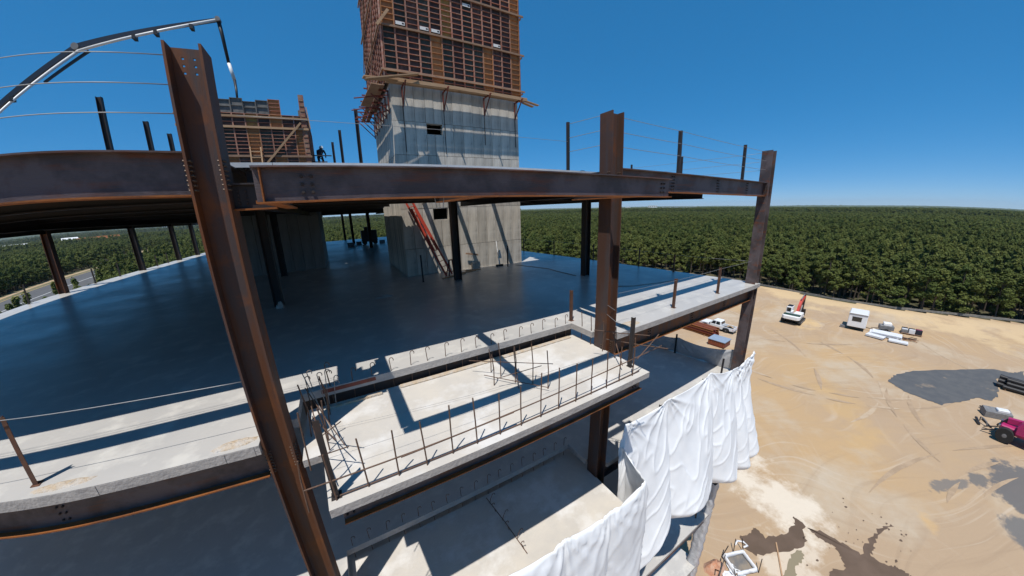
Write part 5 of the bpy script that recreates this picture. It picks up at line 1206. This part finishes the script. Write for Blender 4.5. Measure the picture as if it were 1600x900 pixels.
o = MB().box(0, 2.6, -0.04, 0.04, 0, 0.05).build('long_plank', 'timber'); o.location = (20.0, 1.9, ZG + 0.03); o.rotation_euler = (0, 0, R(28)); tag(o, 'long pale plank lying on the wet sand right of the washout pit', 'plank')
# ================================================================== FOREST
def leaf_mat(name, c1, c2):
    m = bpy.data.materials.new(name); m.use_nodes = True; n = m.node_tree; b = n.nodes['Principled BSDF']
    oi = n.nodes.new('ShaderNodeObjectInfo'); tc = n.nodes.new('ShaderNodeNewGeometry')
    ns = n.nodes.new('ShaderNodeTexNoise'); ns.inputs['Scale'].default_value = 0.035; ns.inputs['Detail'].default_value = 5; n.links.new(tc.outputs['Position'], ns.inputs['Vector'])
    mr0 = n.nodes.new('ShaderNodeMapRange'); mr0.inputs['From Min'].default_value = 0.3; mr0.inputs['From Max'].default_value = 0.7; n.links.new(ns.outputs['Fac'], mr0.inputs['Value'])
    ad = n.nodes.new('ShaderNodeMath'); ad.operation = 'MULTIPLY_ADD'; n.links.new(oi.outputs['Random'], ad.inputs[0]); ad.inputs[1].default_value = 0.6
    hf = n.nodes.new('ShaderNodeMath'); hf.operation = 'MULTIPLY'; hf.inputs[1].default_value = 0.4; n.links.new(mr0.outputs[0], hf.inputs[0]); n.links.new(hf.outputs[0], ad.inputs[2])
    mx = n.nodes.new('ShaderNodeMix'); mx.data_type = 'RGBA'; mx.inputs[6].default_value = (*c1, 1); mx.inputs[7].default_value = (*c2, 1); n.links.new(ad.outputs[0], mx.inputs[0])
    n.links.new(mx.outputs[2], b.inputs['Base Color']); b.inputs['Roughness'].default_value = 0.75; b.inputs['Specular IOR Level'].default_value = 0.25
    tr = n.nodes.new('ShaderNodeBsdfTranslucent'); n.links.new(mx.outputs[2], tr.inputs['Color'])
    ms = n.nodes.new('ShaderNodeMixShader'); ms.inputs[0].default_value = 0.32
    out = n.nodes['Material Output']; n.links.new(b.outputs[0], ms.inputs[1]); n.links.new(tr.outputs[0], ms.inputs[2]); n.links.new(ms.outputs[0], out.inputs['Surface'])
    return m
M['leaf'] = leaf_mat('pine_foliage', (0.068, 0.105, 0.024), (0.165, 0.180, 0.044))
M['bark'] = mat('pine_bark', (0.10, 0.075, 0.055), 0.95, 6, (0.06, 0.045, 0.035))

def crown_verts(rnd, h, cw, n, sz, base):
    mb = MB(); lobes = []
    for k in range(15):
        t = rnd.random(); z = base + (h - base) * (0.08 + 0.86 * t); rr = cw * (0.9 * (1 - t) ** 0.55 * (0.45 + 0.55 * min(1, t * 3.5)))
        a_ = rnd.random() * 6.283; q = rr * math.sqrt(rnd.random()) * 0.85
        lobes.append((q * math.cos(a_), q * math.sin(a_), z, cw * (0.30 + 0.22 * rnd.random()) * (1 - 0.35 * t), 0.55 + 0.3 * rnd.random()))
    lobes.append((0, 0, h - 0.5, cw * 0.3, 1.1))
    for i in range(n):
        L = lobes[i % len(lobes)]
        d = Vector((rnd.gauss(0, 1), rnd.gauss(0, 1), rnd.gauss(0, 1))).normalized(); q = rnd.random() ** 0.35
        c = Vector((L[0] + d.x * L[3] * q, L[1] + d.y * L[3] * q, L[2] + d.z * L[3] * L[4] * q))
        nrm = (d * 0.8 + Vector((rnd.gauss(0, .4), rnd.gauss(0, .4), 0.9 + rnd.gauss(0, .4)))).normalized()
        u = nrm.cross(Vector((rnd.random() - .5, rnd.random() - .5, rnd.random() - .5))).normalized(); v = nrm.cross(u)
        s1, s2 = sz * (0.6 + 0.8 * rnd.random()), sz * (0.35 + 0.5 * rnd.random()); k = len(mb.v)
        mb.v += [tuple(c - u * s1), tuple(c - v * s2 + u * 0.15 * s1), tuple(c + u * s1 - nrm * 0.2 * s1), tuple(c + v * s2)]
        mb.f.append((k, k + 1, k + 2, k + 3)); mb.mi.append(0)
    return mb, lobes
def raw_mesh(mb, name):
    me = bpy.data.meshes.new(name); me.from_pydata(mb.v, [], mb.f); me.polygons.foreach_set('material_index', mb.mi); me.update(); return me
TREES = []
rnd = random.Random(5)
for k in range(6):
    h = (8.5, 9.5, 10.8, 7.0, 9.0, 5.0)[k]; cw = (1.9, 2.2, 2.0, 2.0, 2.4, 2.3)[k]; base = h * (0.30, 0.40, 0.45, 0.22, 0.30, 0.08)[k]
    cm, lobes = crown_verts(rnd, h, cw, 1500, 0.24, base)
    tm = MB(); bend = rnd.uniform(-.4, .4)
    tm.tube([(0, 0, -0.4), (bend * 0.3, 0, h * 0.3), (bend * 0.7, 0.1, h * 0.6), (bend * 0.5, 0, h * 0.93)], 0.17, 7, 0.03)
    for L in lobes[:9]: tm.tube([(bend * 0.4, 0, max(base * 0.8, L[2] - 1.2)), (L[0] * 0.6, L[1] * 0.6, L[2] - 0.3), (L[0], L[1], L[2])], 0.05, 4, 0.012)
    me1 = raw_mesh(cm, 'crown'); me1.materials.append(M['leaf']); me2 = raw_mesh(tm, 'trunk'); me2.materials.append(M['bark'])
    TREES.append((me1, me2))
def far_mesh(k, n, sz, h, cw):
    cm, lobes = crown_verts(rnd, h, cw, n, sz, h * 0.2); cm.cur = 1
    cm.tube([(0, 0, -0.4), (0.1, 0, h * 0.5), (0, 0, h * 0.9)], 0.16, 4, 0.04)
    me = raw_mesh(cm, 'wood_tree'); me.materials.append(M['leaf']); me.materials.append(M['bark']); return me
AZ0, AZ1 = -52, 118
def road_x(y):
    for i in range(len(RD) - 1):
        if RD[i][1] <= y <= RD[i + 1][1]:
            f = (y - RD[i][1]) / (RD[i + 1][1] - RD[i][1]); return RD[i][0] + f * (RD[i + 1][0] - RD[i][0])
    return None
HOUSES = [(-845, 1268, 34, 18, 6, 'white', 'far white-roofed house at the extreme left beyond the trees'), (-760, 1200, 30, 16, 6, 'white', 'far white house second from the left edge beyond the trees'),
          (-655, 1190, 30, 18, 9, 'white', 'far pale house with tall gable beyond the trees on the left'), (-610, 1160, 40, 20, 5, 'waler', 'far tan-roofed house among the left trees'), (-545, 1130, 44, 20, 6, 'waler', 'far brown-roofed house right of the tan one'),
          (-440, 1420, 40, 16, 4, 'white', 'far low white building among trees seen between the left columns'), (-345, 1250, 26, 14, 4, 'white', 'far small white building near the third left column')]
def clear(x, y):
    if inside(x, y, SITE): return False
    if edge_dist(x, y, SITE) < 1.2 and x > 60: return False
    rx = road_x(y)
    if rx is not None and -18 < (rx - x) < 18: return False
    if rx is not None and -44 < (rx - x) <= -18 and y < 205: return False
    if rx is None and y < 0 and x < -40: return False
    for hx, hy, *_ in HOUSES:
        if math.hypot(x - hx, y - hy) < 42 or (abs(x * hy / max(y, 1) - hx) < 34 and hy - 130 < y < hy): return False
    if -250 < x < -165 and 395 < y < 450: return False
    return True
rnd = random.Random(77); pts = []
def scatter(r0, r1, sp, keep=1.0):
    n = int(r1 / sp) + 1; out = []
    for i in range(-n, n + 1):
        for j in range(-n, n + 1):
            x, y = (i + rnd.uniform(-.45, .45)) * sp, (j + rnd.uniform(-.45, .45)) * sp; r_ = math.hypot(x, y)
            if not r0 <= r_ < r1: continue
            az = math.degrees(math.atan2(x, y))
            if not AZ0 < az < AZ1: continue
            if rnd.random() > keep or not clear(x, y): continue
            out.append((x, y, r_, az))
    return out
near = scatter(60, 330, 2.7)
SLAB0 = [(-16.2, 5), (15.5, 5), (13.4, 21.2), (9.4, 52), (-16.2, 52)]
def hidden(x, y):                     # tree top below the sight line over the floor slab
    t = 3.3 / (3.3 - (ZG + 8.5)); return inside(x * t, y * t, SLAB0)
near.sort(key=lambda p: p[2] + (400 if p[3] < -38 or p[3] > 100 or hidden(p[0], p[1]) else 0))
sel, rest = near[:300], near[300:]
for i, (x, y, r_, az) in enumerate(sel):
    k = rnd.randrange(6); s = 0.8 + 0.4 * rnd.random(); cm, tm = TREES[k]
    left = az < 30
    t = thing('pine_tree', 'dark green bushy tree on the left, beside or behind the road' if left else 'dark green pine in the front rows of the wood beyond the sand', 'tree', (x, y, ZG - 0.3), rnd.random() * 6.28,
              'trees by the road on the left' if left else 'front rows of the pine wood')
    t.scale = (s * (0.9 + 0.25 * rnd.random()), s * (0.9 + 0.25 * rnd.random()), s)
    link('trunk', tm, None, t); link('crown', cm, None, t)

def gn_forest(name, points, mesh, smin, smax, label):
    me = bpy.data.meshes.new(name); me.from_pydata([(x, y, ZG - 0.5 + hills(az, r_)) for x, y, r_, az in points], [], [])
    o = bpy.data.objects.new(name, me); COL.objects.link(o); tag(o, label, 'forest', kind='stuff')
    tmpl = bpy.data.objects.new(name + '_tree', mesh)
    ng = bpy.data.node_groups.new(name, 'GeometryNodeTree'); ng.interface.new_socket('Geometry', in_out='INPUT', socket_type='NodeSocketGeometry'); ng.interface.new_socket('Geometry', in_out='OUTPUT', socket_type='NodeSocketGeometry')
    N = ng.nodes; gi, go = N.new('NodeGroupInput'), N.new('NodeGroupOutput')
    oi = N.new('GeometryNodeObjectInfo'); oi.inputs['Object'].default_value = tmpl; oi.inputs['As Instance'].default_value = True
    ip = N.new('GeometryNodeInstanceOnPoints')
    rv = N.new('FunctionNodeRandomValue'); rv.data_type = 'FLOAT_VECTOR'; rv.inputs[0].default_value = (-0.06, -0.06, 0); rv.inputs[1].default_value = (0.06, 0.06, 6.283)
    rs_ = N.new('FunctionNodeRandomValue'); rs_.data_type = 'FLOAT_VECTOR'; rs_.inputs[0].default_value = (smin, smin, smin * 0.9); rs_.inputs[1].default_value = (smax, smax, smax * 1.05); rs_.inputs['Seed'].default_value = 4
    ng.links.new(gi.outputs[0], ip.inputs['Points']); ng.links.new(oi.outputs['Geometry'], ip.inputs['Instance']); ng.links.new(rv.outputs[0], ip.inputs['Rotation']); ng.links.new(rs_.outputs[0], ip.inputs['Scale']); ng.links.new(ip.outputs[0], go.inputs[0])
    md = o.modifiers.new('scatter', 'NODES'); md.node_group = ng
    return o
mesh_a = [far_mesh(k, 900, 0.33, (8.5, 9.5, 10.5, 7.0, 9.2)[k], (2.2, 2.5, 2.1, 2.3, 3.0)[k]) for k in range(5)]
mesh_b = [far_mesh(k, 360, 0.52, (8.8, 10.0, 9.3)[k], (2.9, 2.6, 3.4)[k]) for k in range(3)]
for k in range(5): gn_forest('pine_wood', rest[k::5], mesh_a[k], 0.75, 1.25, 'dense dark green pine wood stretching away beyond the sand')
mid = scatter(330, 800, 4.6)
for k in range(3): gn_forest('pine_wood', mid[k::3], mesh_b[k], 0.85, 1.4, 'dense dark green pine wood farther back')
far = scatter(800, 2100, 9.0)
for k in range(3): gn_forest('pine_wood', far[k::3], mesh_b[k], 1.1, 2.0, 'far pine wood towards the horizon')
AZ1_ = AZ1; AZ1 = 32
hill = scatter(2100, 4600, 22.0); AZ1 = AZ1_
for k in range(3): gn_forest('pine_wood', hill[k::3], mesh_b[k], 2.0, 3.6, 'far wooded rise on the left horizon')
# canopy of the farthest woods, one uneven sheet
M['canopy'] = mat('far_canopy', (0.060, 0.092, 0.026), 0.9, 0.012, (0.028, 0.046, 0.016), 0.44, 0.56, 0.0, col3=(0.105, 0.120, 0.040), sc3=0.004, detail=10)
mb = MB(); rr = []; r_ = 2050.0
while r_ < 13500: rr.append(r_); r_ *= 1.013
NA = 760
for i, r_ in enumerate(rr):
    for k in range(NA + 1):
        az = AZ0 - 5 + (AZ1 - AZ0 + 10) * k / NA
        z = ZG + hills(az, r_) + 8 + 5.5 * noise.noise((r_ * 0.004 + i * 1.7, az * 3.1, 0)) + rnd.uniform(-2.2, 2.2) * (1 + r_ / 6000) + 14 * max(0, noise.noise((r_ * 0.0006, az * 0.09, 4))) * (r_ / 6000)
        mb.v.append((r_ * math.sin(R(az)), r_ * math.cos(R(az)), z))
for i in range(len(rr) - 1):
    for k in range(NA):
        a_ = i * (NA + 1) + k; mb.f.append((a_, a_ + NA + 1, a_ + NA + 2, a_ + 1)); mb.mi.append(0)
me = raw_mesh(mb, 'far_woodland'); me.materials.append(M['canopy']); o = bpy.data.objects.new('far_woodland', me); COL.objects.link(o); tag(o, 'far woodland fading to the horizon', 'forest', kind='stuff')

# far houses and pale buildings at the horizon
for (x, y, L, W, hh, rm, lab) in HOUSES:
    t = thing('house', lab, 'house', (x, y, ZG + hills(math.degrees(math.atan2(x, y)), math.hypot(x, y))), R(25 + (x * 7) % 30), 'far houses on the left')
    z1 = 6 + hh
    MB().box(-L / 2, L / 2, -W / 2, W / 2, -1, z1).build('wall', 'white' if rm != 'waler' else 'timber', t)
    MB().prism([(-W / 2 - 1, z1), (W / 2 + 1, z1), (0, z1 + W * 0.32)], -L / 2 - 1, L / 2 + 1, lambda a, b, c: (c, a, b)).build('roof', 'white' if rm == 'white' else 'rust', t)
    for k in range(4):
        MB().box(-L / 2 + L * (k + 0.35) / 4, -L / 2 + L * (k + 0.65) / 4, -W / 2 - 0.1, -W / 2 - 0.02, z1 - 4, z1 - 1.5).build('window', 'glass', t)
for i, (az, r_, L, W, hh, lab) in enumerate(((54.9, 3600, 90, 40, 34, 'largest white building on the right-hand horizon'), (50.9, 4000, 60, 30, 26, 'small pale building on the horizon left of the largest'), (58.0, 2900, 160, 40, 19, 'long low pale building just right of the largest on the horizon'), (60.5, 2900, 120, 40, 19, 'long low pale building farthest right on the horizon'), (-20.3, 3500, 60, 40, 50, 'tiny white building on the left horizon'))):
    x, y = r_ * math.sin(R(az)), r_ * math.cos(R(az)); t = thing('distant_building', lab, 'building', (x, y, ZG + hills(az, r_)), R(-az), 'pale buildings on the horizon')
    MB().box(-L / 2, L / 2, -W / 2, W / 2, -2, hh).build('wall', 'white', t); MB().box(-L / 2 - 1, L / 2 + 1, -W / 2 - 1, W / 2 + 1, hh, hh + 1.5).build('roof', 'white', t)
    for k in range(5): MB().box(-L / 2 + L * (k + 0.25) / 5, -L / 2 + L * (k + 0.75) / 5, -W / 2 - 0.4, -W / 2 - 0.1, hh * 0.55, hh * 0.8).build('window', 'glass', t)

# ================================================================== AIR
hz = bpy.data.materials.new('pale_air'); hz.use_nodes = True; n = hz.node_tree; n.nodes.clear()
vo = n.nodes.new('ShaderNodeVolumePrincipled'); vo.inputs['Density'].default_value = 0.000045; vo.inputs['Color'].default_value = (0.80, 0.90, 1.0, 1); vo.inputs['Anisotropy'].default_value = 0.2
ou = n.nodes.new('ShaderNodeOutputMaterial'); n.links.new(vo.outputs[0], ou.inputs['Volume'])
tag(MB().box(-15600, 15600, -15600, 15600, ZG - 2.5, 190).build('haze', hz), kind='stuff')
